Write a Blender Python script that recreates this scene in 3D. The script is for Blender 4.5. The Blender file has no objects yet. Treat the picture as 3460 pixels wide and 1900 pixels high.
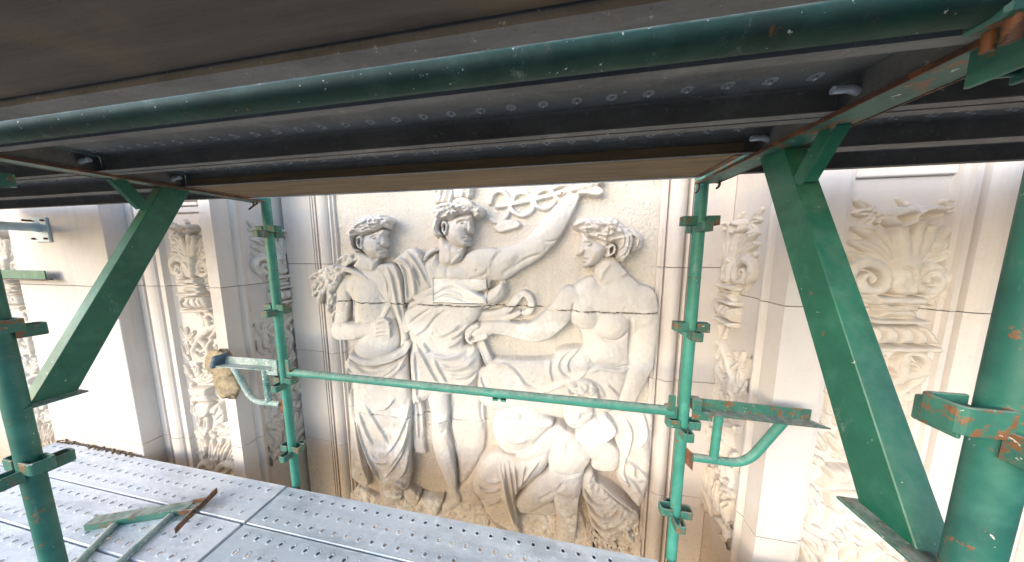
import bpy, bmesh, math, random
import numpy as np
from mathutils import Vector, Matrix
random.seed(7); np.random.seed(7)
S = bpy.context.scene
COL = S.collection
R = math.radians

# ------------------------------------------------------------------ camera
cam_d = bpy.data.cameras.new('camera'); cam = bpy.data.objects.new('camera', cam_d); COL.objects.link(cam)
S.camera = cam
cam_d.sensor_fit = 'HORIZONTAL'; cam_d.sensor_width = 36.0
F_PX, PITCH, YAW, PW, PH = 850.0, 6.6, 10.2, 3460.0, 1900.0
cam_d.lens = 36.0*F_PX/PW
cam_d.clip_start = 0.02; cam_d.clip_end = 3000
cam.location = (0, 0, 0)
cam.rotation_euler = (R(90-PITCH), 0, R(YAW))

# ------------------------------------------------------------------ sky, sun, exposure
SUN_EL, SUN_AZ = 20.0, 215.0        # elevation; azimuth clockwise from +Y
W = bpy.data.worlds.new('World'); S.world = W; W.use_nodes = True
nt = W.node_tree; nt.nodes.clear()
sky = nt.nodes.new('ShaderNodeTexSky'); sky.sky_type = 'NISHITA'; sky.sun_disc = False
sky.sun_elevation = R(SUN_EL); sky.sun_rotation = R(SUN_AZ)
sky.air_density = 1.0; sky.dust_density = 1.0; sky.ozone_density = 1.0
bg = nt.nodes.new('ShaderNodeBackground'); bg.inputs['Strength'].default_value = 0.15
wo = nt.nodes.new('ShaderNodeOutputWorld')
nt.links.new(sky.outputs[0], bg.inputs['Color']); nt.links.new(bg.outputs[0], wo.inputs['Surface'])
sl = bpy.data.lights.new('sun', 'SUN'); sl.energy = 0.5; sl.angle = R(48); sl.color = (1.0, .98, .96)
so = bpy.data.objects.new('sun', sl); COL.objects.link(so)
a = R(SUN_AZ); e = R(SUN_EL)
sd = Vector((math.sin(a)*math.cos(e), math.cos(a)*math.cos(e), math.sin(e)))
so.rotation_euler = sd.to_track_quat('Z', 'Y').to_euler(); so.location = sd*30
S.view_settings.view_transform = 'Standard'; S.view_settings.look = 'None'
S.view_settings.gamma = 1; S.view_settings.use_curve_mapping = False
S.view_settings.exposure = 1.78

# ------------------------------------------------------------------ photo calibration: pixel of the photo -> point on a plane of the place
_p, _y = R(PITCH), R(YAW)
FW = np.array([-math.sin(_y)*math.cos(_p), math.cos(_y)*math.cos(_p), -math.sin(_p)])
RT = np.array([math.cos(_y), math.sin(_y), 0.0]); UP = np.cross(RT, FW)
def ray(x, y): return FW*F_PX + RT*(x-PW/2) - UP*(y-PH/2)
def on_y(x, y, Y): r = ray(x, y); return r*(Y/r[1])

# ------------------------------------------------------------------ helpers
def tag(o, label=None, cat=None, group=None, kind=None):
    if label: o['label'] = label
    if cat: o['category'] = cat
    if group: o['group'] = group
    if kind: o['kind'] = kind
    return o
def empty(name, loc, label, cat, group=None):
    o = bpy.data.objects.new(name, None); COL.objects.link(o); o.location = loc
    o.empty_display_size = .05
    return tag(o, label, cat, group)
class MB:
    def __init__(s): s.v = []; s.f = []; s.sm = []
    def add(s, vs, fs, smooth=False):
        n = len(s.v); s.v += [tuple(map(float, v)) for v in vs]
        s.f += [tuple(i+n for i in f) for f in fs]; s.sm += [smooth]*len(fs); return s
    def box(s, lo, hi):
        x0, y0, z0 = lo; x1, y1, z1 = hi
        return s.add([(x0,y0,z0),(x1,y0,z0),(x1,y1,z0),(x0,y1,z0),(x0,y0,z1),(x1,y0,z1),(x1,y1,z1),(x0,y1,z1)],
              [(0,3,2,1),(4,5,6,7),(0,1,5,4),(1,2,6,5),(2,3,7,6),(3,0,4,7)])
    def prism(s, prof, z0, z1):              # closed XY profile (counter-clockwise), extruded in Z
        n = len(prof)
        vs = [(x,y,z0) for x,y in prof]+[(x,y,z1) for x,y in prof]
        fs = [tuple(range(n))[::-1], tuple(range(n,2*n))]+[(i,(i+1)%n,n+(i+1)%n,n+i) for i in range(n)]
        return s.add(vs, fs)
    def bar(s, a, b, w, h, up=(0,0,1)):      # straight bar a->b, w across, h along up
        a = Vector(a); b = Vector(b); d = (b-a).normalized(); u = Vector(up); u = (u-d*u.dot(d)).normalized(); r = d.cross(u)
        vs = [p+r*sx*w/2+u*sy*h/2 for p in (a,b) for sx,sy in ((-1,-1),(1,-1),(1,1),(-1,1))]
        return s.add(vs, [(0,1,2,3),(7,6,5,4),(0,4,5,1),(1,5,6,2),(2,6,7,3),(3,7,4,0)])
    def tube(s, pts, rad, n=16, caps=True, inner=None):
        pts = [Vector(p) for p in pts]; m = len(pts)
        rr = rad if isinstance(rad, (list, tuple)) else [rad]*m
        t0 = (pts[1]-pts[0]).normalized(); u = Vector((0,0,1)) if abs(t0.z) < .9 else Vector((1,0,0))
        u = (u-t0*u.dot(t0)).normalized(); vs = []
        for i, p in enumerate(pts):
            t = ((pts[min(i+1,m-1)]-pts[max(i-1,0)])).normalized(); u = (u-t*u.dot(t)).normalized(); w = t.cross(u)
            vs += [p+(u*math.cos(k*2*math.pi/n)+w*math.sin(k*2*math.pi/n))*rr[i] for k in range(n)]
        fs = [(i*n+k, i*n+(k+1)%n, (i+1)*n+(k+1)%n, (i+1)*n+k) for i in range(m-1) for k in range(n)]
        s.add(vs, fs, True)
        if caps: s.add(vs[:n], [tuple(range(n))[::-1]]); s.add(vs[-n:], [tuple(range(n))])
        return s
    def build(s, name, mat, parent=None, bevel=0, label=None):
        me = bpy.data.meshes.new(name); me.from_pydata(s.v, [], s.f); me.update()
        me.polygons.foreach_set('use_smooth', s.sm)
        if bevel:
            bm = bmesh.new(); bm.from_mesh(me)
            ed = [e for e in bm.edges if len(e.link_faces) == 2 and e.calc_face_angle(0) > .6]
            bmesh.ops.bevel(bm, geom=ed, offset=bevel, segments=1, affect='EDGES', clamp_overlap=True)
            bm.to_mesh(me); bm.free()
        me.materials.append(mat)
        o = bpy.data.objects.new(name, me); COL.objects.link(o)
        if parent: put(o, parent)
        if label: o['label'] = label
        return o
def put(o, parent):                          # parent while the geometry stays where it was built
    o.parent = parent
    q = parent; off = Vector((0,0,0))
    while q: off += q.location; q = q.parent
    o.location = o.location-off if o.type != 'EMPTY' else o.location
    return o

# ------------------------------------------------------------------ materials
def new_mat(name):
    m = bpy.data.materials.new(name); m.use_nodes = True; t = m.node_tree; t.nodes.clear()
    out = t.nodes.new('ShaderNodeOutputMaterial'); b = t.nodes.new('ShaderNodeBsdfPrincipled')
    t.links.new(b.outputs[0], out.inputs[0]); return m, t, b
class NT:
    def __init__(s, t): s.t = t
    def n(s, ty, **k):
        o = s.t.nodes.new(ty)
        for a_, v in k.items(): setattr(o, a_, v)
        return o
    def l(s, a_, b_): s.t.links.new(a_, b_)
    def pos(s): return s.n('ShaderNodeNewGeometry').outputs['Position']
    def objc(s): return s.n('ShaderNodeTexCoord').outputs['Object']
    def noise(s, vec, scale, detail=4, rough=.6, stretch=None):
        if stretch:
            mp = s.n('ShaderNodeMapping'); mp.inputs['Scale'].default_value = stretch; s.l(vec, mp.inputs['Vector']); vec = mp.outputs[0]
        n = s.n('ShaderNodeTexNoise'); n.inputs['Scale'].default_value = scale; n.inputs['Detail'].default_value = detail
        n.inputs['Roughness'].default_value = rough; s.l(vec, n.inputs['Vector']); return n.outputs['Fac']
    def ramp(s, fac, stops):
        r = s.n('ShaderNodeValToRGB'); els = r.color_ramp.elements
        while len(els) < len(stops): els.new(.5)
        for e_, (p, c) in zip(els, stops):
            e_.position = p; e_.color = (c, c, c, 1) if isinstance(c, (int, float)) else (*c, 1)
        s.l(fac, r.inputs[0]); return r.outputs[0]
    def mix(s, fac, a_, b_, mode='MIX'):
        m = s.n('ShaderNodeMix', data_type='RGBA', blend_type=mode)
        for sock, v in ((m.inputs[0], fac), (m.inputs[6], a_), (m.inputs[7], b_)):
            if isinstance(v, (int, float)): sock.default_value = v
            elif isinstance(v, tuple): sock.default_value = (*v, 1)
            else: s.l(v, sock)
        return m.outputs[2]
    def math(s, op, a_, b_=0.0):
        m = s.n('ShaderNodeMath', operation=op)
        for sock, v in ((m.inputs[0], a_), (m.inputs[1], b_)):
            if isinstance(v, (int, float)): sock.default_value = v
            else: s.l(v, sock)
        return m.outputs[0]
    def sep(s, vec): q = s.n('ShaderNodeSeparateXYZ'); s.l(vec, q.inputs[0]); return q.outputs
    def bump(s, h, strength, dist, bsdf, prev=None):
        b = s.n('ShaderNodeBump'); b.inputs['Strength'].default_value = strength; b.inputs['Distance'].default_value = dist
        s.l(h, b.inputs['Height'])
        if prev: s.l(prev, b.inputs['Normal'])
        s.l(b.outputs[0], bsdf.inputs['Normal']); return b.outputs[0]

def stone(name, base, warm, grey, rough_tex=0.0, stain=0.0, pale=0.0):
    m, t, b = new_mat(name); q = NT(t); p = q.pos()
    n1 = q.noise(p, 1.6, 5, .6); n2 = q.noise(p, 7, 5, .65); n3 = q.noise(p, 45, 3, .6); ns = q.noise(p, 2.2, 5, .65, (2.5, 2.5, .5))
    c = q.mix(q.ramp(n1, [(.35, 0), (.68, 1)]), base, warm)
    c = q.mix(q.ramp(ns, [(.5, 0), (.78, .55)]), c, grey)
    c = q.mix(q.ramp(n2, [(.5, 0), (.8, .35)]), c, tuple(min(1, v*1.12) for v in base))
    c = q.mix(q.ramp(n3, [(.60, 0), (.72, .22)]), c, tuple(v*.6 for v in warm))
    if stain:          # ochre splash and rust run-off left at the level of the scaffold boards
        z = q.sep(p)[2]
        h = q.math('ADD', q.math('MULTIPLY', z, -1.0), q.math('MULTIPLY', q.noise(p, 5, 4, .6), .55))
        f = q.ramp(q.math('MULTIPLY', q.math('SUBTRACT', h, 1.66), 1.6), [(0, 0), (1, stain)])
        c = q.mix(f, c, (.43, .275, .14))
        sp = q.math('MULTIPLY', q.ramp(q.noise(p, 60, 4, .7), [(.55, 0), (.66, 1)]), q.ramp(q.math('SUBTRACT', h, 2.0), [(0, 0), (.45, .75)]))
        c = q.mix(sp, c, (.10, .085, .08))
    streak = q.math('MULTIPLY', q.ramp(q.noise(p, 4, 5, .7, (3.5, 3.5, .22)), [(.50, 0), (.74, .5)]), q.ramp(q.noise(p, .9, 3, .5), [(.42, 0), (.62, 1)]))
    oi = q.n('ShaderNodeObjectInfo').outputs['Random']
    c = q.mix(q.math('MULTIPLY', oi, .5), c, tuple(v*.86 for v in warm))
    c = q.mix(streak, c, tuple(v*.72 for v in grey))
    c = q.mix(q.ramp(q.noise(p, 3.2, 6, .75), [(.56, 0), (.70, .35)]), c, tuple(v*.80 for v in warm))
    if pale:           # white bloom of salts
        f = q.math('MULTIPLY', q.ramp(q.noise(p, 7, 7, .75), [(.50, 0), (.60, pale)]), q.ramp(q.noise(p, 1.1, 3, .5), [(.46, 0), (.58, 1)]))
        c = q.mix(f, c, (.8, .79, .78))
    t.links.new(c, b.inputs['Base Color']); b.inputs['Roughness'].default_value = .9
    b.inputs['Specular IOR Level'].default_value = .2
    pv = q.bump(q.math('ADD', q.noise(p, 120, 4, .7), q.math('MULTIPLY', q.ramp(q.noise(p, 38, 5, .75), [(.30, 0), (.42, 1)]), 1.2)), .35, .0025, b)
    if rough_tex:
        v = q.noise(p, 105, 3, .6); q.bump(q.ramp(v, [(.35, 0), (.6, 1)]), rough_tex, .008, b, pv)
        c = q.mix(q.ramp(v, [(.33, .34), (.44, 0)]), c, tuple(x*.55 for x in warm)); t.links.new(c, b.inputs['Base Color'])
    return m
M = {}
M['stone'] = stone('limestone', (.63, .59, .565), (.61, .555, .515), (.55, .515, .505), 0, .8)
M['stone_shaft'] = stone('limestone_moulding', (.615, .575, .545), (.585, .53, .49), (.48, .45, .43), 0, .75)
M['carve'] = stone('carved_limestone', (.63, .60, .57), (.61, .565, .52), (.54, .515, .49), 0, .7, .45)
M['field'] = stone('pecked_limestone', (.64, .595, .54), (.62, .565, .50), (.57, .53, .48), .45, .8)
M['new_stone'] = stone('new_limestone', (.75, .73, .70), (.74, .71, .68), (.72, .71, .69), 0, 0)
M['orn'] = stone('carved_ornament_stone', (.61, .57, .53), (.58, .515, .44), (.50, .465, .43), 0, .8, .35)
M['mortar'] = stone('mortar', (.15, .135, .12), (.12, .105, .09), (.09, .085, .085))

def paint(name, col, dark, rust=.62, chips=.66, spec=.5, gloss=.42):
    m, t, b = new_mat(name); q = NT(t); p = q.pos()
    n = q.noise(p, 6, 5, .65); c = q.mix(q.ramp(n, [(.35, 0), (.7, 1)]), col, dark)
    c = q.mix(q.ramp(q.noise(p, 14, 4, .6), [(.5, 0), (.8, .4)]), c, tuple(min(1, v*1.6+.06) for v in col))
    rf = q.ramp(q.noise(p, 22, 6, .72), [(rust, 0), (rust+.04, .9)])
    rc = q.mix(q.noise(p, 60, 4, .6), (.11, .035, .014), (.30, .13, .05))
    c = q.mix(rf, c, rc)
    wf = q.ramp(q.noise(p, 70, 4, .65), [(chips, 0), (chips+.03, .85)])
    c = q.mix(wf, c, (.62, .62, .58))
    nz = q.sep(q.n('ShaderNodeNewGeometry').outputs['Normal'])[2]     # cement dust settled on what faces up
    du = q.math('MULTIPLY', q.ramp(nz, [(.35, 0), (.95, 1)]), q.ramp(q.noise(p, 30, 5, .7), [(.35, .1), (.62, .75)]))
    c = q.mix(du, c, (.42, .42, .39))
    sm = q.math('MULTIPLY', q.ramp(q.noise(p, 18, 6, .75, (1, 1, .35)), [(.60, 0), (.72, .4)]), q.ramp(q.noise(p, 3, 3, .5), [(.45, 0), (.6, 1)]))
    c = q.mix(sm, c, (.40, .43, .40))
    t.links.new(c, b.inputs['Base Color'])
    ro = q.ramp(n, [(.3, gloss), (.7, gloss+.2)]); t.links.new(ro, b.inputs['Roughness'])
    b.inputs['Specular IOR Level'].default_value = spec
    q.bump(q.math('ADD', q.noise(p, 90, 3, .6), q.math('MULTIPLY', rf, .6)), .25, .0015, b)
    return m
M['green'] = paint('green_paint', (.042, .235, .178), (.026, .165, .125), .63, .70)
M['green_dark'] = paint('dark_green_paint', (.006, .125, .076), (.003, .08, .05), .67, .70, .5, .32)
M['green_shaded'] = paint('shaded_green_paint', (.010, .055, .038), (.028, .045, .034), .66, .67, .3, .55)  # dimness under the upper deck is put into this darker green
M['green_near'] = paint('scratched_green_paint', (.02, .14, .105), (.010, .085, .07), .615, .69, .5, .38)
M['green_rusty'] = paint('rusty_green_paint', (.03, .155, .115), (.03, .095, .072), .54, .66)
M['rust'] = paint('rusty_steel', (.11, .055, .035), (.07, .035, .022), .5, .72, .3)
M['pale_paint'] = paint('whitened_green_paint', (.07, .21, .18), (.40, .45, .46), .64, .57)
M['pipe'] = paint('pale_blue_paint', (.42, .53, .58), (.36, .46, .52), .70, .72)

def galv(name, col, dark, stretch=(1, 6, 6), metal=.25, ro=.42):
    m, t, b = new_mat(name); q = NT(t); p = q.pos(); oi = q.n('ShaderNodeObjectInfo').outputs['Random']
    n = q.noise(p, 3, 5, .65, stretch); c = q.mix(q.ramp(n, [(.3, 0), (.75, 1)]), col, dark)
    c = q.mix(q.math('MULTIPLY', oi, .35), c, dark)
    c = q.mix(q.ramp(q.noise(p, 9, 6, .7), [(.56, 0), (.72, .6)]), c, tuple(min(1, v*1.25+.03) for v in col))
    c = q.mix(q.ramp(q.noise(p, 20, 7, .75), [(.61, 0), (.68, .5)]), c, (.38, .30, .22))
    c = q.mix(q.ramp(q.noise(p, 4.5, 6, .75, (.5, 1.5, 1)), [(.48, 0), (.62, .6)]), c, tuple(v*.66 for v in dark))
    c = q.mix(q.ramp(q.noise(p, 55, 5, .7), [(.64, 0), (.68, .55)]), c, (.62, .60, .56))
    c = q.mix(q.ramp(q.noise(p, 140, 3, .6), [(.64, 0), (.70, .5)]), c, tuple(v*.45 for v in dark))
    t.links.new(c, b.inputs['Base Color']); b.inputs['Metallic'].default_value = metal
    t.links.new(q.ramp(n, [(.3, ro), (.7, ro+.2)]), b.inputs['Roughness'])
    q.bump(q.noise(p, 40, 4, .6), .2, .002, b); return m
M['galv'] = galv('galvanised_steel', (.76, .79, .83), (.60, .65, .71))
M['galv_dark'] = galv('weathered_galvanised_steel', (.62, .67, .73), (.45, .51, .57))
M['galv_under'] = galv('shaded_galvanised_steel', (.235, .222, .205), (.16, .15, .138), (1, 6, 6), 0.0, .75)  # darker copy of the galvanised steel, deck shade painted into its colour
M['zinc_rim'] = galv('lit_zinc_rim', (.44, .43, .41), (.34, .33, .315), (1, 1, 1), 0.0, .6)  # brighter grey paints the light spots at the overhead plank holes
def wood(name, col, dark):
    m, t, b = new_mat(name); q = NT(t); p = q.pos()
    n = q.noise(p, 3, 6, .7, (1, 14, 14)); c = q.mix(q.ramp(n, [(.3, 0), (.72, 1)]), col, dark)
    c = q.mix(q.ramp(q.noise(p, 2.2, 4, .6), [(.5, 0), (.75, .6)]), c, (.30, .19, .08))
    c = q.mix(q.ramp(q.noise(p, 80, 3, .6, (1, 2, 2)), [(.66, 0), (.72, .7)]), c, (.05, .045, .04))
    t.links.new(c, b.inputs['Base Color']); b.inputs['Roughness'].default_value = .8
    q.bump(q.noise(p, 8, 5, .7, (1, 20, 20)), .4, .003, b); return m
M['timber'] = wood('weathered_timber', (.26, .175, .09), (.12, .08, .04))
M['ply'] = wood('shaded_plywood', (.125, .10, .074), (.07, .058, .046))  # plywood brown darkened, the shade overhead is part of its colour
def plain(name, col, rough=.9, ns=30, amt=.3):
    m, t, b = new_mat(name); q = NT(t); p = q.pos()
    c = q.mix(q.ramp(q.noise(p, ns, 5, .65), [(.35, 0), (.7, 1)]), col, tuple(v*(1-amt) for v in col))
    t.links.new(c, b.inputs['Base Color']); b.inputs['Roughness'].default_value = rough
    q.bump(q.noise(p, ns*2.5, 4, .6), .5, .004, b); return m
M['sack'] = plain('burlap', (.40, .32, .205), .95, 34, .55)
M['strap'] = plain('blue_webbing', (.10, .15, .22), .85, 60, .4)
M['ground'] = plain('asphalt', (.06, .06, .06), .9, 2, .25)
M['debris'] = plain('grit', (.22, .16, .10), .95, 40, .6)
# ================================================================== large structure: ground and facade
g = MB().box((-400, -400, -7.9), (400, 400, -7.6)).build('ground', M['ground']); tag(g, 'grey pavement far below the scaffold', kind='structure')

YF, YP, YN, YB = 1.40, 1.29, 1.86, 1.90       # pilaster front, plain wall, niche frame, relief background
XL, XR = -2.395, 1.080                        # inner corners of the two pilasters
ZT, ZL = 1.7, -3.6
GAP = .0022
def courses(joints): 
    zs = [ZT]+joints+[ZL]; return [(zs[i+1]+GAP, zs[i]-GAP) for i in range(len(zs)-1)]
FJ = [.37+.62, -.259, -1.52, -2.75]           # joints of the pilasters
NJ = [.72, -.103, -.900, -1.787, -2.6]        # joints of the niche frame

back = MB().box((-6.5, 1.99, ZL), (5.2, 2.3, ZT)).build('wall_core', M['mortar']); tag(back, 'dark masonry core showing only in the open joints of the facade', kind='structure')

def cyma(x0, x1, y0, bulge, n=7):             # rounded moulding between x0 and x1 standing proud of y0
    return [(x0+(x1-x0)*i/n, y0-bulge*math.sin(math.pi*i/n)**.7) for i in range(n+1)]

# --- pilasters: one moulded block per course
def pil_profile_left():
    f = [(-3.226, 1.97), (-3.226, YF), (-3.165, YF), (-3.158, YF+.022), (-3.137, YF+.022), (-3.130, YF-.004)]
    f += cyma(-3.123, -3.010, YF-.002, .018)
    f += [(-3.000, YF+.018), (-2.987, YF+.018), (-2.982, YF), (-2.940, YF), (-2.930, YF+.030), (-2.905, YF+.045),
          (-2.525, YF+.045), (-2.515, YF+.028), (-2.503, YF+.020), (-2.497, YF), (XL, YF), (XL, YF+.09), (XL-.008, YF+.092), (XL-.008, YF+.105), (XL, YF+.112)]
    f += [(XL-.004+.014*math.sin(math.pi*i/5), YF+.115+.045*i/5) for i in range(6)]
    f += [(XL-.012, YF+.170), (XL-.020, YF+.185), (XL-.020, 1.97)]
    return f
def pil_profile_right():
    f = [(XR+.020, 1.97), (XR+.020, YF+.185), (XR+.012, YF+.170)]
    f += [(XR+.004-.014*math.sin(math.pi*i/5), YF+.160-.045*i/5) for i in range(6)]
    f += [(XR, YF+.112), (XR+.008, YF+.105), (XR+.008, YF+.092), (XR, YF+.09), (XR, YF), (1.268, YF), (1.274, YF+.014), (1.300, YF+.018), (1.310, YF+.045),
          (1.664, YF+.045), (1.672, YF+.020), (1.690, YF+.018), (1.694, YF+.002), (1.716, YF+.002), (1.720, YF+.022), (1.730, YF+.022)]
    f += cyma(1.735, 1.835, YF-.004, .020)
    f += [(1.842, YF+.025), (1.856, YF+.025), (1.862, YF), (2.10, YF), (2.10, 1.97)]
    return f
def ccw(f): 
    ar = sum(f[i][0]*f[(i+1)%len(f)][1]-f[(i+1)%len(f)][0]*f[i][1] for i in range(len(f)))
    return f if ar > 0 else f[::-1]
def pilaster(name, prof, x, label):
    t = empty(name, (x, YF, -1.62), label, 'pilaster')
    for z0, z1 in courses(FJ):
        MB().prism(ccw(prof), z0, z1).build('stone_block', M['stone'], t)
    return t
pilL = pilaster('pilaster', pil_profile_left(), -2.8, 'carved stone pilaster beside the plain wall, behind the foam wrapped bracket end')
pilR = pilaster('pilaster', pil_profile_right(), 1.6, 'carved stone pilaster on the right, behind the big green diagonal brace')

# panel heads that close the sunk fields of the pilasters at the top
def head(t, x0, x1, z0):
    m = MB().box((x0, YF-.0, z0+.075), (x1, YF+.055, ZT-.002)).box((x0, YF+.012, z0+.045), (x1, YF+.055, z0+.072)).box((x0, YF+.026, z0), (x1, YF+.055, z0+.042))
    m.build('panel_head', M['stone'], t, .004)
head(pilL, -2.903, -2.527, .285); head(pilR, 1.312, 1.662, .330)

# --- plain wall left, carved strip beyond
pw = empty('stone_wall', (-3.8, YP, -1.62), 'plain smooth pale stone wall at left with a standoff pipe fixed to it', 'wall')
for z0, z1 in courses([.99, -.259, -1.53, -2.75]):
    MB().prism(ccw([(-4.30, 1.97), (-4.30, YP), (-3.228, YP), (-3.228, 1.97)]), z0, z1).build('stone_block', M['stone'], pw, .003)
fl = empty('carved_strip', (-4.5, YP, -1.62), 'narrow strip of carved scrollwork at far left edge of the plain wall', 'pilaster')
for z0, z1 in courses([.99, -.259, -1.53, -2.75]):
    MB().prism(ccw([(-5.6, 1.97), (-5.6, YP), (-4.68, YP), (-4.67, YP+.02), (-4.655, YP+.02), (-4.65, YP+.04), (-4.305, YP+.04), (-4.305, 1.97)]), z0, z1).build('stone_block', M['stone'], fl)

pr = empty('stone_wall', (3.6, YP, -1.62), 'plain smooth pale stone wall at far right beyond the near pole', 'wall')
for z0, z1 in courses([.99, -.259, -1.53, -2.75]):
    MB().prism(ccw([(2.103, 1.97), (2.103, YP), (5.2, YP), (5.2, 1.97)]), z0, z1).build('stone_block', M['stone'], pr, .003)
# --- niche frame round the relief
nf = empty('niche_frame', (-.6, YN, -1.62), 'moulded stone frame running round the figure relief panel', 'wall')
def jamb(sx, c):
    """mirror-able profile: u runs outwards from the relief edge"""
    f = [(0, 1.985), (0, YN+.015), (.016, YN+.012), (.020, YN-.004), (.034, YN-.004), (.037, YN+.030), (.046, YN+.030)]
    f += [(.05+.105*i/8, YN+.004-.034*math.sin(math.pi*i/8)**.75) for i in range(9)]
    f += [(.157, YN+.036), (.167, YN+.036), (.169, YN-.004), (.183, YN-.004), (.185, YN+.032), (.194, YN+.032), (.196, YN-.002), (.210, YN-.002), (.212, YN+.026), (.219, YN+.026), (.221, YN)]
    f += [(c, YN), (c, 1.985)]
    return f
for z0, z1 in courses(NJ):
    MB().prism(ccw([(-1.862-u, v) for u, v in jamb(-1, -2*0+(-1.862-XL-.024))]), z0, z1).build('stone_block', M['stone_shaft'], nf)
    MB().prism(ccw([(.672+u, v) for u, v in jamb(1, XR+.016-.672)]), z0, z1).build('stone_block', M['stone_shaft'], nf)

# ================================================================== scaffold
PXL, PXR, PYF, PYN = -1.780, .634, 1.305, .470
def strap_path(r, k, th):
    """half-round strap: starts and ends on the tube, inner offset by th"""
    w, L, c = .024*k-th, r+.052*k-th, .012*k
    pts = [(r*.75, -w)]+[(L-c+c*math.sin(t), -w+c-c*math.cos(t)) for t in [i*math.pi/8 for i in range(5)]]
    pts += [(L-c+c*math.cos(t), w-c+c*math.sin(t)) for t in [i*math.pi/8 for i in range(5)]]+[(r*.75, w)]
    return pts
def collar_mb(x, y, z, r, ang, dz, k=1.0):
    m = MB(); ca, sa = math.cos(R(ang)), math.sin(R(ang)); th = .0055*k
    outer = strap_path(r, k, 0); inner = strap_path(r, k, th); n = len(outer); vs = []
    for zz in (z+dz-.021*k, z+dz+.021*k):
        for pth in (outer, inner): vs += [(x+u*ca-w*sa, y+u*sa+w*ca, zz) for u, w in pth]
    fs = []
    for i in range(n-1):
        fs += [(i, i+1, 2*n+i+1, 2*n+i), (n+i+1, n+i, 3*n+i, 3*n+i+1), (i+1, i, n+i, n+i+1), (2*n+i, 2*n+i+1, 3*n+i+1, 3*n+i)]
    fs += [(0, 2*n, 3*n, n), (n-1, 2*n-1, 4*n-1, 3*n-1)]
    return m.add(vs, fs)
def pole(label, x, y, r, z0, z1, collars, k, mat, spigot):
    t = empty('scaffold_pole', (x, y, z0), label, 'scaffold pole', 'green scaffold poles')
    MB().tube([(x, y, z0), (x, y, z0+.01), (x, y, z1)], r, 28).build('tube', M[mat], t)
    for z in collars:
        for ang, dz in ((0, 0), (180, 0), (90, -.030*k), (270, -.030*k)):
            collar_mb(x, y, z, r, ang, dz, k).build('collar_strap', M['green_rusty'], t, .0012)
        MB().tube([(x, y, z-.021*k), (x, y, z-.024*k)], r+.003, 24).build('weld_ring', M['rust'], t)
    if spigot:
        MB().tube([(x, y, z0+.02), (x, y, z0-.12)], r*.72, 16).build('spigot', M['rust'], t)
        MB().tube([(x, y, z0-.08), (x, y, -7.58)], r, 20).build('lower_tube', M['green'], t)
    # weld seam ring on the tube
    for z in collars[:2]:
        MB().tube([(x, y, z-.26), (x, y, z-.257)], r+.0012, 28).build('joint_ring', M['rust'], t)
    return t
zs_far = [.635, .140, -.355, -.850, -1.345]
zs_near = [.750, .262, -.235, -.722, -1.215]
P2 = pole('slim green scaffold pole at the left end of the thin horizontal rail', PXL, PYF, .0245, -1.640, 1.5, zs_far, 1, 'green', True)
P3 = pole('slim green scaffold pole just right of the carved relief, beside the hanging curved bracket', PXR, PYF, .0245, -1.640, 1.5, zs_far, 1, 'green', True)
P1 = pole('close green scaffold pole rising past the steel planks at the left edge', PXL, PYN+.014, .0242, -7.58, 1.5, zs_near, 1.0, 'green_near', False)
P4 = pole('very close wide looking green scaffold pole at the lower right corner', PXR, PYN-.016, .0242, -7.58, 1.5, [.80, -.235, -.722, -1.215], 1.0, 'green_near', False)

# --- rails
def ledger(label, y, z, r, mat, x0, x1, tab):
    t = empty('scaffold_rail', ((x0+x1)/2, y, z), label, 'scaffold rail')
    MB().tube([(x0+.03, y, z), (x0+.04, y, z), (x1-.03, y, z)], r, 24).build('tube', M[mat], t)
    for s_, x in ((1, x0), (-1, x1)):
        m = MB().box((min(x+s_*.012, x+s_*.062), y-.020, z-.030), (max(x+s_*.012, x+s_*.062), y+.020, z+.030))
        m.build('end_block', M['green_rusty'], t, .004)
        m = MB().box((min(x+s_*.028, x+s_*.060), y-.030, z+.014), (max(x+s_*.028, x+s_*.060), y-.022, z+.098))
        m.build('wedge', M['green_rusty'], t, .002)
        m = MB().tube([(x+s_*.045, y-.012, z-.028), (x+s_*.045, y-.012, z-.058)], .007, 8).tube([(x+s_*.040, y+.010, z-.028), (x+s_*.040, y+.010, z-.055)], .006, 8)
        m.build('pin', M['rust'], t)
    if tab:
        m = MB()
        for dx in (0, .047): m.box((tab+dx, y-.012, z-r-.018), (tab+dx+.030, y+.002, z-r+.008))
        m.box((tab, y-.012, z-r-.006), (tab+.077, y+.002, z-r+.006))
        m.build('tab', M['green'], t)
    return t
ledger('thin horizontal green rail running across the relief figures at hip height', PYF, -.794, .0235, 'green', PXL+.022, PXR-.022, -.345)
ledger('dark green tube under the upper deck, close above the camera', PYN, .3225, .0243, 'green_shaded', PXL+.03, PXR-.03, None)

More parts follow.
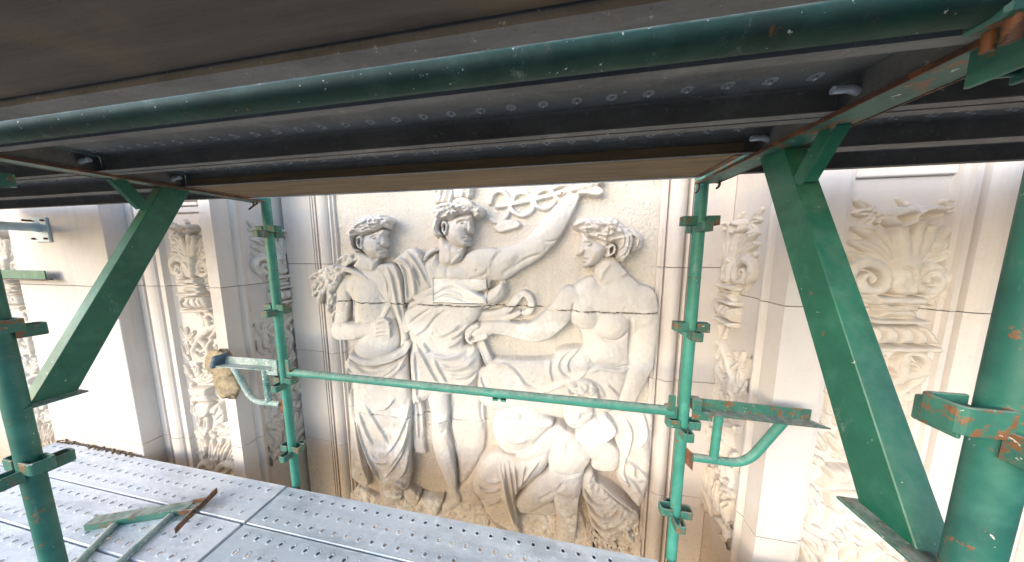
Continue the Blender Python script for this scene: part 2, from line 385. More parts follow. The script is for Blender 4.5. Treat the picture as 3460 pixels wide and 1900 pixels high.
# --- cantilever brackets that carry the upper deck
def bracket(px, py, sgn, label):
    t = empty('deck_bracket', (px, py, -.525), label, 'scaffold bracket', 'brackets carrying the upper deck')
    # beam: flat flange with an upstanding web between the plank ends
    m = MB().box((px-.042, .50, .296), (px+.042, 1.275, .3015)); m.box((px-.0035, .50, .3015), (px+.0035, 1.275, .372))
    m.build('beam', M['green_rusty'], t)
    m = MB().bar((px-.0425, .50, .299), (px-.0425, 1.275, .299), .004, .010).bar((px+.0425, .50, .299), (px+.0425, 1.275, .299), .004, .010)
    m.build('beam_edge', M['rust'], t)
    # raking brace: angle section
    a = Vector((px, .506, -.523)); b = Vector((px, .885, .290)); d = (b-a).normalized(); n = Vector((0, d.z, -d.y))   # n points to the wall
    w1, w2, th = .080, .056, .006
    vs = []
    for p0, p1 in ((0, 0), (1, 1)):
        o = a if p0 == 0 else b
        for u, x in ((0, 0), (w1, 0), (w1, th*sgn), (th, th*sgn), (th, w2*sgn), (0, w2*sgn)):
            q = o+n*u+Vector((x, 0, 0))
            zc = -.523 if p0 == 0 else .2955      # cut both ends level
            q = q+d*((zc-q.z)/d.z); vs.append(q)
    fs = [(i, (i+1) % 6, 6+(i+1) % 6, 6+i) for i in range(6)]+[tuple(range(6))[::-1], tuple(range(6, 12))]
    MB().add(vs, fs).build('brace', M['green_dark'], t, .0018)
    MB().box((px-.028, .486, -.531), (px+.062 if sgn > 0 else px+.028, .606, -.5245)).build('foot_plate', M['green_rusty'], t, .001)
    # short strut from brace back up to the beam
    m = MB().bar((px+.004*sgn, .772, .296), (px+.004*sgn, .838, .185), .006, .036, (0, 1, 0)); m.bar((px+.018*sgn, .752, .296), (px+.018*sgn, .818, .185), .030, .005, (0, 1, 0))
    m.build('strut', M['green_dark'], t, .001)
    m = MB().box((px-.030, .435, .246), (px-.022, .532, .335)).box((px+.022, .435, .246), (px+.030, .532, .335)).box((px-.022, .522, .256), (px+.022, .530, .330))
    m.build('end_shoe', M['green_rusty'], t, .002)
    for dx, dy, l in ((-.035, 1.262, .045), (.030, 1.236, .035)):
        p = Vector((px+dx, dy, .298))
        MB().tube([p, p+Vector((.002, 0, -l*.4)), p+Vector((-.006, -.01, -l*.75)), p+Vector((-.016, -.015, -l))], .0048, 8).build('tie_wire', M['rust'], t)
    return t
bracket(PXL, PYN, -1, 'dark green raking bracket on the left, standing in front of the plain stone wall')
bracket(PXR, PYN, 1, 'dark green raking bracket on the right, leaning from the nearest pole')

# --- side brackets on the far poles
def arc(p0, c, p1, n=8):
    return [Vector(p0)*(1-t)**2+Vector(c)*2*t*(1-t)+Vector(p1)*t*t for t in [i/n for i in range(n+1)]]
def side_parts(t, o, ux, uy, uz, L, mats, tip, dp=1.0):
    """angle iron, post and bent tube; o is the origin at the pole, ux outwards, uz up, uy to the wall"""
    f = lambda x, y, z: Vector(o)+Vector(ux)*x+Vector(uy)*y+Vector(uz)*z
    def hexa(x0, x1, y0, y1, z0, z1, tx=0):
        m = MB(); m.add([f(x0,y0,z0), f(x1+tx,y0,z0), f(x1,y1,z0), f(x0,y1,z0), f(x0,y0,z1), f(x1+tx,y0,z1), f(x1,y1,z1), f(x0,y1,z1)],
              [(0,3,2,1),(4,5,6,7),(0,1,5,4),(1,2,6,5),(2,3,7,6),(3,0,4,7)]); return m
    m = hexa(.075, L, .018, .024, -.005, .050); m2 = hexa(.075, L, -.034, .018, -.005, .001, tip); m.add(m2.v, m2.f); m.build('angle_iron', M[mats[0]], t)
    m = hexa(.030, .072, -.020, .020, .004, .064); m.build('end_block', M[mats[0]], t, .003)
    m = hexa(.030, .120, -.022, -.014, -.040, .004); m.build('lug', M[mats[0]], t, .002)
    MB().tube([f(.155, -.004, -.006), f(.150, -.004, -.245*dp)], .0185, 16).build('post', M[mats[1]], t)
    q = -.252*(dp-1); pts = [f(.055, -.004, -.252+q), f(.12, -.004, -.252+q)]+arc(f(.20, -.004, -.252+q), f(.292, -.004, -.258+q), f(.335, -.004, -.170+q))+[f(.420, -.004, -.012)]
    MB().tube(pts, .0185, 16).build('bent_tube', M[mats[1]], t)
    vs = [f(.022, y, z) for y in (-.008, .0) for z in (-.20+q, -.285+q)]+[f(.060, y, z) for y in (-.008, .0) for z in (-.235+q, -.325+q)]
    MB().add(vs, [(0,1,3,2),(4,6,7,5),(0,4,5,1),(2,3,7,6),(0,2,6,4),(1,5,7,3)]).build('gusset', M['rust'], t)
def side_bracket(o, ux, uy, uz, L, label, mats, tip=.02, dp=1.0):
    t = empty('side_bracket', o, label, 'scaffold bracket', 'small side brackets')
    side_parts(t, o, ux, uy, uz, L, mats, tip, dp); return t
side_bracket((PXR, PYF, -.775), (1, .0, -.01), (0, 1, 0), (0, 0, 1), .545, 'small curved green bracket with rusty flange fixed right of the relief', ('green_rusty', 'green'), .035)
sbL = side_bracket((PXL, PYF, -.775), (-1, .0, -.02), (0, 1, 0), (0, 0, 1), .555, 'small whitened green bracket on the left with a foam pad tied to its end', ('pale_paint', 'pale_paint'), .0)
lo = side_bracket((-2.155, 1.035, -1.5985), (-.93, -.365, 0), (0, 0, 1), (-.365, .93, 0), .56, 'loose rusty green bracket lying on the steel planks at lower left', ('green_rusty', 'pale_paint'), .0, 1.5)
# fork plate at the head of the loose bracket
vs = Vector((-2.155, 1.035, -1.57)); u = Vector((-.93, -.365, 0)); w = Vector((.365, -.93, 0))
m = MB().bar(vs+w*-.10, vs+w*.02, .008, .040, (0,0,1)).bar(vs+w*.04+u*.01, vs+w*.15+u*.0, .008, .038, (0,0,1)).bar(vs+u*.0+w*-.035, vs+u*.075+w*-.035, .008, .034)
m.bar(vs+u*.0+w*.035, vs+u*.09+w*.03, .008, .030)
m.build('fork_plate', M['rust'], lo, .002)
# green angle touching the plain wall at far left
t = empty('angle_iron', (-4.3, 1.25, -.19), 'dark green angle iron ending against the plain wall below the standoff pipe', 'scaffold bar')
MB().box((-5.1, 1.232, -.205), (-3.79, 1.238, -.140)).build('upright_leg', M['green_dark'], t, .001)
MB().add([(-5.1,1.195,-.211),(-3.725,1.195,-.211),(-3.79,1.262,-.211),(-5.1,1.262,-.211),(-5.1,1.195,-.2055),(-3.725,1.195,-.2055),(-3.79,1.262,-.2055),(-5.1,1.262,-.2055)],
    [(0,3,2,1),(4,5,6,7),(0,1,5,4),(1,2,6,5),(2,3,7,6),(3,0,4,7)]).build('flat_leg', M['rust'], t)

# --- standoff pipe on the plain wall
t = empty('standoff_pipe', (-3.87, YP, .17), 'pale blue pipe with a square bolted flange on the plain wall', 'pipe')
MB().box((-3.972, YP-.014, .075), (-3.785, YP-.001, .258)).build('flange', M['pipe'], t, .003)
MB().tube([(-3.885, YP-.012, .185), (-3.885, YP-.03, .185), (-3.885, .55, .185)], [.040, .030, .030], 20).build('tube', M['pipe'], t)
for x in (-3.950, -3.808):
    for z in (.10, .236): MB().tube([(x, YP-.010, z), (x, YP-.05 if (x < -3.9 and z > .2) else YP-.028, z)], .008, 6).build('bolt', M['rust'], t)

# ================================================================== decks
def plank_proto(L, wd, mat_top, name, label, group):
    """pressed steel plank, top at z=0, running along +X from 0, width along +Y from 0"""
    t = empty(name, (0, 0, 0), label, 'scaffold plank', group)
    pitch = .0815; n = int((L-.06)/pitch); x0 = (L-n*pitch)/2
    rimset = set(); m = MB(); ys = [.012, .012+(wd-.024)/3, .012+2*(wd-.024)/3, wd-.012]; h = (wd-.024)/3; r = .0095 if mat_top is not M['galv_under'] else .0042; K = 8
    # end strips and edge strips, then one holed cell per hole (raised rim round every hole)
    for row in range(3):
        y0 = ys[row]; off = pitch/2 if row == 1 else 0
        xa = x0+off; cnt = n-(1 if row == 1 else 0)
        m.add([(.002,y0,0),(xa,y0,0),(xa,y0+h,0),(.002,y0+h,0)], [(0,1,2,3)])
        xe = xa+cnt*pitch; m.add([(xe,y0,0),(L-.002,y0,0),(L-.002,y0+h,0),(xe,y0+h,0)], [(0,1,2,3)])
        for i in range(cnt):
            cx, cy = xa+(i+.5)*pitch, y0+h/2
            sq = []
            for k in range(K):
                c_, s_ = math.cos((k+.5)*2*math.pi/K), math.sin((k+.5)*2*math.pi/K); q = max(abs(c_), abs(s_)); sq.append((cx+c_/q*pitch/2, cy+s_/q*h/2, 0))
            rings = [sq]
            for rr, zz in ((max(r*2.0, .014), .0), (max(r*1.45, .009), .0018), (r*1.05, .0012), (r*.97, -.006)):
                rings.append([(cx+rr*math.cos((k+.5)*2*math.pi/K), cy+rr*math.sin((k+.5)*2*math.pi/K), zz) for k in range(K)])
            n0 = []
            for rg in rings: n0 += rg
            fs = [(a_*K+k, a_*K+(k+1)%K, (a_+1)*K+(k+1)%K, (a_+1)*K+k) for a_ in range(4) for k in range(K)]
            # corners of the square cell
            co = [(cx-pitch/2,cy-h/2,0),(cx+pitch/2,cy-h/2,0),(cx+pitch/2,cy+h/2,0),(cx-pitch/2,cy+h/2,0)]
            b0 = len(n0); n0 += co
            def near(c_): return sorted(range(K), key=lambda k: (sq[k][0]-c_[0])**2+(sq[k][1]-c_[1])**2)[:2]
            for ci, c_ in enumerate(co):
                k1, k2 = sorted(near(c_)); 
                if (k1, k2) == (0, K-1): k1, k2 = k2, k1
                fs.append((b0+ci, k2, k1))
            f0 = len(m.f); m.add(n0, fs); rimset.update(range(f0+K, f0+4*K))
    ds = m.build('deck_sheet', mat_top, t)
    if mat_top is M['galv_under']:              # light showing at the punched holes, put into a brighter rim colour
        ds.data.materials.append(M['zinc_rim'])
        ds.data.polygons.foreach_set('material_index', [1 if (len(f) == 4 and f_ in rimset) else 0 for f_, f in enumerate(m.f)])
    # folded edges: rounded shoulder, side, inward lip
    for side in (0, 1):
        m = MB(); sg = 1 if side == 0 else -1; yb = 0 if side == 0 else wd
        prof = [(.012, 0), (.006, .0008), (.002, -.003), (.0008, -.010), (.0008, -.062), (.022, -.062), (.022, -.0595), (.0035, -.0595)]
        vs = [(x, yb+sg*u, z) for x in (.002, L-.002) for u, z in prof]; k = len(prof)
        m.add(vs, [(i, i+1, k+i+1, k+i) if side == 0 else (i+1, i, k+i, k+i+1) for i in range(k-1)])
        m.build('side_rail', mat_top, t)
    for xe in (.003, L-.006):
        MB().box((xe, .004, -.060), (xe+.003, wd-.004, -.002)).build('end_cap', mat_top, t)
    MB().tube([(-.012, wd*.8, -.045), (.02, wd*.8, -.030), (.05, wd*.8, -.03)], .008, 8).build('hook', M['galv'], t)
    MB().tube([(L-.05, wd*.8, -.03), (L-.02, wd*.8, -.030), (L+.012, wd*.8, -.045)], .008, 8).build('hook', M['galv'], t)
    return t
def copy_tree(o, mats=None):
    c = o.copy(); COL.objects.link(c)
    for ch in list(o.children):
        d = ch.copy(); COL.objects.link(d); d.parent = c
    return c
LB = PXR-PXL-.045
proto = {}
def place_plank(key, mat, x, y, z, label, group, rz=0.0):
    if key not in proto:
        o = plank_proto(LB, .2455 if key != 'u' else .226, mat, 'steel_plank', label, group); proto[key] = o
    else: o = copy_tree(proto[key])
    o.location = (x, y, z); o.rotation_euler = (0, 0, rz); tag(o, label, 'scaffold plank', group); return o
rown = ['against the wall', 'second from the wall', 'third from the wall', 'fourth from the wall', 'fifth from the wall', 'sixth from the wall']
for bay, (bx, key, bn) in enumerate(((PXL+.0225-.055, 'c', 'grey perforated steel plank below the relief'), (PXL-2.414+.0225-.024, 'l', 'pale perforated steel plank of the left bay'), (PXR+.0225-.052, 'c', 'grey perforated steel plank of the right bay'))):
    for k in range(6 if bay < 2 else 4):
        mat = M['galv'] if key == 'l' else M['galv_dark']
        place_plank(key, mat, bx+random.uniform(-.004, .004), 1.027-.2485*k+(.0 if bay else .004), -1.62+(-.002 if bay == 0 else 0.003 if bay == 1 else 0)+random.uniform(-.002, .002),
             bn+', '+rown[k], 'planks of the lower deck', random.uniform(-.0012, .0012))
# upper deck, seen from below
for bx, bn in ((PXL+.0225, 'above the relief'), (PXL-2.414+.0225, 'above the plain wall on the left'), (PXR+.0225, 'above the right pilaster')):
    for k, (y, kn) in enumerate(((.500, 'next to the dark green tube'), (.728, 'second from the tube'), (.955, 'nearest the facade'))):
        if k == 2 and bx == PXL+.0225: continue
        place_plank('u', M['galv_under'], bx, y, .3665+random.uniform(-.001, .001), 'shade-coloured plank overhead '+bn+', '+kn, 'planks of the upper deck')
for bx in (PXL+.06,):
    t = empty('timber_board', (bx+1.14, 1.06, .31), 'weathered brown timber board at the wall edge of the upper deck', 'scaffold board')
    MB().box((bx, .945, .303), (bx+2.29, 1.172, .343)).build('board', M['timber'], t, .003)
    MB().box((bx+.004, 1.173, .300), (bx+2.286, 1.190, .3055)).build('edge_strip', M['galv_dark'], t)
    for xe in (bx+.004, bx+2.262): MB().box((xe, .9445, .3005), (xe+.024, 1.172, .3028)).build('end_band', M['rust'], t)
t = empty('plywood_sheet', (-.6, .1, .33), 'shade-coloured brown plywood sheet of the upper deck right overhead', 'plywood sheet')
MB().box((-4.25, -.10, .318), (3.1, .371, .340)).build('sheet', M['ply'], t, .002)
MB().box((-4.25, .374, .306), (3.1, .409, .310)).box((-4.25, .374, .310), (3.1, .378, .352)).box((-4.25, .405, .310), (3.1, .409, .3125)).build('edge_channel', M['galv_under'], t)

# foam / burlap pad tied over the end of the left side bracket, with its strap
pad = empty('foam_pad', (-2.42, 1.36, -.9), 'yellow burlap pad strapped with blue tape to the left bracket end', 'pad')
def lumpy(c, rad, seed, n=22, mm=16):
    rng = np.random.RandomState(seed); ph = rng.rand(6)*6.28; vs = []; fs = []
    for i in range(mm+1):
        th = math.pi*i/mm
        for k in range(n):
            fi = 2*math.pi*k/n
            s_ = 1+.10*math.sin(3*fi+ph[0])*math.sin(th)+.08*math.sin(5*th+2*fi+ph[1])+.05*math.sin(9*fi+ph[2]+4*th)+.035*rng.randn()*math.sin(th)
            sx = math.copysign(abs(math.sin(th)*math.cos(fi))**.75, math.sin(th)*math.cos(fi)); sy = math.copysign(abs(math.sin(th)*math.sin(fi))**.75, math.sin(th)*math.sin(fi))
            vs.append((c[0]+rad[0]*sx*s_, c[1]+rad[1]*sy*s_, c[2]+rad[2]*math.copysign(abs(math.cos(th))**.8, math.cos(th))*s_))
    for i in range(mm):
        for k in range(n): fs.append((i*n+k, (i+1)*n+k, (i+1)*n+(k+1) % n, i*n+(k+1) % n))
    return vs, fs
m = MB(); m.add(*lumpy((-2.415, 1.362, -.815), (.120, .036, .100), 3), True); m.build('upper_fold', M['sack'], pad)
m = MB(); m.add(*lumpy((-2.395, 1.366, -.955), (.105, .032, .125), 5), True); m.build('lower_fold', M['sack'], pad)
MB().bar((-2.342, 1.302, -.800), (-2.300, 1.302, -.716), .030, .086, (0, 1, 0)).build('strap', M['strap'], pad, .006)
# grit in the gap between the left planks and the plain wall
m = MB(); rng = np.random.RandomState(2)
for i in range(90):
    x = rng.uniform(-4.2, -3.25); s_ = rng.uniform(.004, .016); y = rng.uniform(1.255, 1.285)
    m.add([(x-s_, y, -1.616), (x+s_, y-s_*.5, -1.616), (x+s_*.3, y+s_, -1.616), (x, y, -1.616+s_*1.1)], [(0,1,3),(1,2,3),(2,0,3)])
tag(m.build('grit', M['debris']), 'loose brown grit along the gap between planks and plain wall', 'debris', kind='stuff')
# ================================================================== carved relief panel
TILE = {'A': (1000,620,.2826), 'B': (1400,620,.2826), 'C': (1800,620,.2826), 'D': (1100,980,.2826), 'E': (1500,980,.2826),
        'F': (1800,980,.2826), 'G': (1100,1340,.3392), 'H': (1600,1340,.3958), 'P': (0,0,1.0)}
def gblur(a, s):
    n0, n1 = a.shape; p = int(4*s)+1; b = np.pad(a, p, mode='edge')
    k0 = np.fft.fftfreq(b.shape[0])[:, None]; k1 = np.fft.rfftfreq(b.shape[1])[None]
    g = np.exp(-2*(math.pi*s)**2*(k0**2+k1**2)); return np.fft.irfft2(np.fft.rfft2(b)*g, b.shape)[p:p+n0, p:p+n1]
def gnoise(shape, s, seed):
    a = gblur(np.random.RandomState(seed).randn(*shape), s); return a/(a.std()+1e-9)
def cat(pts, closed, n=6):
    P = np.array(pts, float); m = len(P); out = []
    for i in range(m if closed else m-1):
        p0, p1, p2, p3 = (P[(i-1) % m] if closed or i > 0 else P[0]), P[i], P[(i+1) % m], (P[(i+2) % m] if closed or i+2 < m else P[-1])
        for k in range(n):
            t = k/n; out.append(.5*((2*p1)+(-p0+p2)*t+(2*p0-5*p1+4*p2-p3)*t*t+(-p0+3*p1-3*p2+p3)*t**3))
    if not closed: out.append(P[-1])
    return np.array(out)
def lean(x): return np.clip(-.36*np.asarray(x)-.06, 0, .5)      # the carver's undercut: left figures turn towards the middle
SHALLOW = .72                                # how far the whole carving is flattened against the panel
class Relief:
    """height field over a wall plane; layers keep the carved pieces apart"""
    def __init__(s, x0, x1, z0, z1, d, Y):
        s.d = d; s.Y = Y; s.xs = np.arange(x0, x1+d/2, d); s.zs = np.arange(z0, z1+d/2, d)
        s.L = {}; s.order = []
    def lay(s, n):
        if n not in s.L: s.L[n] = np.full((len(s.zs), len(s.xs)), -1.0); s.order.append(n)
        return s.L[n]
    def pts(s, tile, pl, h):
        """photo position -> wall position; each point may carry its own tile as first item"""
        out = []
        for p in pl:
            if isinstance(p[0], str): tile = p[0]; p = p[1:]
            a, b, k = TILE[tile]; x, y = a+k*p[0], b+k*p[1]; q = on_y(x, y, s.Y-h*SHALLOW)
            row = [q[0]-lean(q[0])*h*SHALLOW, q[2]]
            if len(p) > 2: row.append(p[2]*k*(q@FW)/F_PX)
            out.append(row)
        return np.array(out)
    def win(s, P, m):
        i0 = max(0, np.searchsorted(s.xs, P[:,0].min()-m)); i1 = min(len(s.xs), np.searchsorted(s.xs, P[:,0].max()+m)+1)
        j0 = max(0, np.searchsorted(s.zs, P[:,1].min()-m)); j1 = min(len(s.zs), np.searchsorted(s.zs, P[:,1].max()+m)+1)
        X, Z = np.meshgrid(s.xs[i0:i1], s.zs[j0:j1]); return slice(j0, j1), slice(i0, i1), X, Z
    @staticmethod
    def seg(P, X, Z, closed=False):
        """distance to polyline, arclength parameter 0..1 and side"""
        best = np.full(X.shape, 9.0); tt = np.zeros(X.shape); sd = np.zeros(X.shape); m = len(P)
        L = np.r_[0, np.cumsum(np.hypot(*np.diff(P[:,:2], axis=0).T))]; tot = L[-1]+1e-9
        for i in range(m if closed else m-1):
            a = P[i]; b = P[(i+1) % m]; dx, dz = b[0]-a[0], b[1]-a[1]; q = dx*dx+dz*dz+1e-12
            t = np.clip(((X-a[0])*dx+(Z-a[1])*dz)/q, 0, 1); d = np.hypot(X-a[0]-t*dx, Z-a[1]-t*dz); k = d < best
            best[k] = d[k]
            if not closed:
                tt[k] = ((L[i]+t*math.sqrt(q))/tot)[k]; sd[k] = (np.sign((X-a[0])*dz-(Z-a[1])*dx))[k]
        return best, tt, sd
    def put(s, n, sl, h, k=0.0):
        H = s.lay(n); o = H[sl]
        if k:
            both = (o > -.5) & (h > -.5); m = np.maximum(o, h); q = np.clip(1-np.abs(o-h)/k, 0, 1)
            H[sl] = np.where(both, m+q*q*k*.25, m)
        else: H[sl] = np.maximum(o, h)
    def poly(s, n, tile, pl, base, amp, edge, h=None, smooth=True, k=.02, pw=.5):
        P = s.pts(tile, pl, base if h is None else h)[:, :2]
        if smooth: P = cat(P, True, 4)
        a, b, X, Z = s.win(P, .01); d, _, _ = s.seg(P, X, Z, True)
        ins = np.zeros(X.shape, bool); m = len(P)
        for i in range(m):
            (x0, z0), (x1, z1) = P[i], P[(i+1) % m]
            if z0 == z1: continue
            c = ((z0 > Z) != (z1 > Z)) & (X < (x1-x0)*(Z-z0)/(z1-z0)+x0); ins ^= c
        t = np.clip(d/edge, 0, 1); f = (1-(1-t)**2)**pw
        s.put(n, (a, b), np.where(ins, base+amp*f, -1.0), k)
    def limb(s, n, tile, pl, hb, fl=.8, k=.02, smooth=True):
        P = s.pts(tile, pl, hb+.02)
        if smooth and len(P) > 2: P = cat(P, False, 5)
        hbs = hb
        a, b, X, Z = s.win(P, P[:,2].max()+.01); best = np.full(X.shape, -1.0)
        for i in range(len(P)-1):
            p, q = P[i], P[i+1]; dx, dz = q[0]-p[0], q[1]-p[1]; w = dx*dx+dz*dz+1e-12
            t = np.clip(((X-p[0])*dx+(Z-p[1])*dz)/w, 0, 1); d = np.hypot(X-p[0]-t*dx, Z-p[1]-t*dz); r = p[2]+t*(q[2]-p[2])
            u = d/r; h = np.where(u < 1, hbs+fl*r*np.sqrt(np.clip(1-u*u, 0, 1)), -1.0); best = np.maximum(best, h)
        s.put(n, (a, b), best, k)
    def add(s, n, sl, v):
        H = s.lay(n); o = H[sl]; H[sl] = np.where(o > -.5, o+v, o)
    def blob(s, n, tile, c, rx, ry, amp, pw=1.5, rot=0):
        P = s.pts(tile, [(c[0], c[1], 1.0)], .12); k = P[0, 2]; rx *= k; ry *= k; m = max(rx, ry)
        a, b, X, Z = s.win(P[:, :2], m); X = X-P[0,0]; Z = Z-P[0,1]; ca, sa = math.cos(rot), math.sin(rot)
        q = ((X*ca+Z*sa)/rx)**2+((-X*sa+Z*ca)/ry)**2; s.add(n, (a, b), np.where(q < 1, amp*np.clip(1-q, 0, 1)**pw, 0))
    def fold(s, n, tile, pl, w, amp, skew=0.0, h=.12, taper=True):
        """ridge (amp>0) or crease (amp<0) along a line; skew makes one flank steep"""
        P = s.pts(tile, [(*p, 1.0) if not isinstance(p[0], str) else (*p, 1.0) for p in pl], h); k = P[0, 2]; w = w*k
        if len(P) > 2: P = cat(P, False, 5)
        a, b, X, Z = s.win(P[:, :2], 3*w); d, t, sd = s.seg(P[:, :2], X, Z)
        we = w*(1+skew*sd) if skew else w
        v = amp*np.exp(-(d/we)**2)
        if taper: v = v*np.clip(np.minimum(t, 1-t)*5+.15, 0, 1)
        s.add(n, (a, b), v)

RB = Relief(-2.16, .684, -2.62, .90, .0042, YB)
def F_(n, tile, lines, w, a, skew=.35):
    for l in lines: RB.fold(n, tile, l, w, a, skew)
# ---------------------------------------------------------------- standing woman with the sheaf
n = 'woman'
RB.poly(n, 'D', [(250,-130),(330,-215),(420,-275),(520,-305),(640,-310),(760,-300),(860,-220),(930,-80),(950,60),(880,180),(850,330),(890,450),(905,560),(895,660),(860,760),(700,850),(520,870),(380,840),(350,700),(390,600),(380,450),(335,300),(330,120),(250,0)], .05, .10, .12)
RB.blob(n, 'D', (510,110), 200, 270, .050, 1.2); RB.blob(n, 'D', (800,60), 130, 200, .022); RB.blob(n, 'D', (640,640), 250, 220, .030)
RB.fold(n, 'D', [(345,120),(335,300),(360,400)], 22, -.035); RB.fold(n, 'D', [(380,390),(470,415),(560,400)], 18, -.03)
RB.poly(n, 'A', [(735,800),(860,850),(960,890),(1010,890),(1005,960),(985,1020),(960,1070),(860,1075),(760,1040),(700,990),(735,900)], .06, .085, .055)
RB.fold(n, 'A', [(880,880),(920,960),(940,1030)], 35, .012); RB.fold(n, 'A', [(790,1040),(880,1060),(980,1030)], 16, -.010)
RB.limb(n, 'D', [(250,-130,95),(215,-20,118),(200,160,112),(180,330,105),(172,480,108)], .055, 1.0, .03)
RB.limb(n, 'D', [(165,495,112),(320,500,100),(470,490,84),(600,470,72),(650,465,72)], .115, .9, .012)
RB.limb(n, 'D', [(640,455,74),(700,470,76)], .135, .8)
for y0, y1 in ((400,428),(455,462),(505,500),(552,540)): RB.limb(n, 'D', [(600,y0+10,30),(680,y0-8,32),(742,y1,28),(752,y1+22,22)], .160, .9, .004)
RB.limb(n, 'D', [(620,380,26),(690,365,30),(740,395,24)], .175, .9, .004)
F_(n, 'D', [[(620,452),(700,446),(760,450)], [(620,500),(700,492),(760,490)], [(610,545),(690,535),(745,530)]], 9, -.014, 0)
RB.limb(n, 'D', [(660,360,26),(700,280,30),(745,190,34)], .15, .7, 0)
RB.limb(n, 'D', [(575,600,30),(555,680,24)], .15, .6, .01)
# face
def face(n, tile, outline, base, amp, edge, brow, eye, nose, nostril, mouth, lip, cheek, jaw, sgn):
    RB.poly(n, tile, outline, base, amp, edge, pw=.45)
    RB.blob(n, tile, cheek[0], cheek[1], cheek[1], .016); RB.blob(n, tile, jaw[0], jaw[1], jaw[1]*.7, .012)
    RB.fold(n, tile, brow, 15, .014, .2); RB.fold(n, tile, [(x, y+26) for x, y in brow], 17, -.019)
    RB.blob(n, tile, eye, 38, 17, .020, 1.0); RB.fold(n, tile, [(eye[0]-40, eye[1]+6), (eye[0], eye[1]-15), (eye[0]+40, eye[1]-4)], 6, -.015); RB.fold(n, tile, [(eye[0]-36, eye[1]+10), (eye[0], eye[1]+19), (eye[0]+36, eye[1]+6)], 6, -.010)
    RB.fold(n, tile, nose, 18, .022, 0); RB.fold(n, tile, [(x-sgn*52, y+10) for x, y in nose[-2:]]+[nostril[0]], 15, -.016, 0)
    RB.blob(n, tile, nostril[0], 22, 20, .012, 1.0); RB.fold(n, tile, nostril, 8, -.024, 0)
    RB.fold(n, tile, mouth, 7, -.024, 0); RB.fold(n, tile, [(x, y-12) for x, y in mouth[1:]], 10, .013, 0); RB.fold(n, tile, lip, 12, .018, 0); RB.fold(n, tile, [(x, y+22) for x, y in lip], 10, -.014, 0)
face(n, 'A', [(830,630),(900,605),(980,575),(1050,545),(1105,565),(1096,615),(1086,650),(1098,700),(1108,742),(1096,762),(1078,776),(1088,800),(1086,815),(1075,828),(1083,850),(1083,872),(1060,893),(1000,900),(930,887),(860,850),(812,800),(790,740),(800,680)],
     .055, .135, .075, [(900,632),(950,604),(1005,606)], (952,655), [(1052,640),(1066,700),(1068,735)], [(1012,752),(1050,768),(1085,764)], [(980,797),(1030,797),(1078,800)], [(1015,822),(1070,820)], ((920,745),120), ((1020,872),60), 1)
RB.limb(n, 'A', [(735,650,20),(760,640,20),(778,670,18),(770,720,16),(780,770,20)], .175, .9); RB.limb(n, 'A', [(722,660,16),(722,720,16),(750,770,16)], .17, .9); RB.blob(n, 'A', (752,700), 16, 40, -.02, .8)
h = 'woman_hair'
RB.poly(h, 'A', [(640,640),(640,570),(690,520),(720,450),(800,395),(900,378),(1000,372),(1090,392),(1150,425),(1165,455),(1135,500),(1115,545),(1050,540),(980,572),(900,602),(830,632),(790,628),(740,630),(705,650),(700,720),(720,780),(780,800),(735,835),(690,800),(665,720)], .085, .115, .08)
rs = np.random.RandomState(4)
for off in (0, 34, 68, 102): F_(h, 'A', [[(640+off*.3,600-off*.2),(720,560-off*.9),(800,590-off),(880,560-off),(960,560-off),(1040,510-off*.8),(1120,500-off*.6)]], 13, .020, .2)
F_(h, 'A', [[(690,560),(770,500),(830,470),(880,410)],[(860,520),(950,480),(1040,500),(1090,460)],[(650,640),(700,620),(770,625),(840,615)],[(660,700),(690,760),(740,820)],[(700,700),(720,780)]], 12, .018)
for i in range(46): RB.blob(h, 'A', (rs.uniform(880,1110), rs.uniform(385,490)), 17, 13, .012, .8)
for i in range(16): RB.blob(h, 'A', (rs.uniform(1080,1180), rs.uniform(410,540)), 24, 18, .016, .8)
d = 'woman_drapery'
RB.poly(d, 'G', [('D',300,790),('D',380,850),('D',500,885),('D',690,860),('D',830,800),('D',930,720),('D',985,640),('D',1008,560),('D',1006,800),('D',1012,1000),('G',872,0),(864,300),(862,700),(842,880),(800,905),(700,840),(560,835),(520,790),(430,640),(370,470),(330,300),(300,180),(288,0),('D',330,1010),('D',265,940),('D',238,870)], .055, .105, .10)
RB.poly(d, 'G', [(240,-20),(285,-10),(300,180),(340,330),(375,470),(425,640),(442,840),(400,885),(340,840),(290,800),(265,750),(255,500)], .03, .05, .04)
RB.poly(d, 'G', [(540,835),(640,810),(740,820),(785,880),(780,960),(700,1030),(610,1060),(570,1000),(545,930)], .07, .07, .06)
RB.limb(d, 'D', [(300,800,34),(400,855,40),(540,880,38),(700,850,40),(830,800,44),(930,735,46),(985,650,36)], .155, .8, .01)
RB.poly(d, 'D', [(620,-280),(740,-315),(850,-300),(930,-170),(950,0),(950,150),(980,400),(1003,560),(985,640),(905,660),(905,520),(860,330),(780,170),(735,0),(715,-130)], .095, .065, .035)
RB.limb(d, 'D', [(215,-250,30),(360,-195,34),(470,-115,34),(560,-5,30),(650,95,24),(710,150,18)], .155, .45, .005)
RB.fold(d, 'D', [(215,-215),(350,-160),(440,-90),(530,20),(620,110)], 10, -.012)
F_(d, 'D', [[(650,-250),(720,-120),(750,30),(780,160),(865,360),(905,540)],[(740,-290),(800,-150),(830,0),(865,160),(930,400)],[(830,-290),(890,-150),(920,0),(940,160),(975,400)]], 20, .028, .5)
F_(d, 'D', [[(330,900),(470,975),(640,965),(800,890),(920,790)],[(400,1000),(600,1020),(760,950),(900,830)],[(480,920),(640,935),(800,850)],[(260,900),(300,980),(400,1040)],[(600,1060),(780,1000),(920,860),(990,700)]], 24, .026, .45)
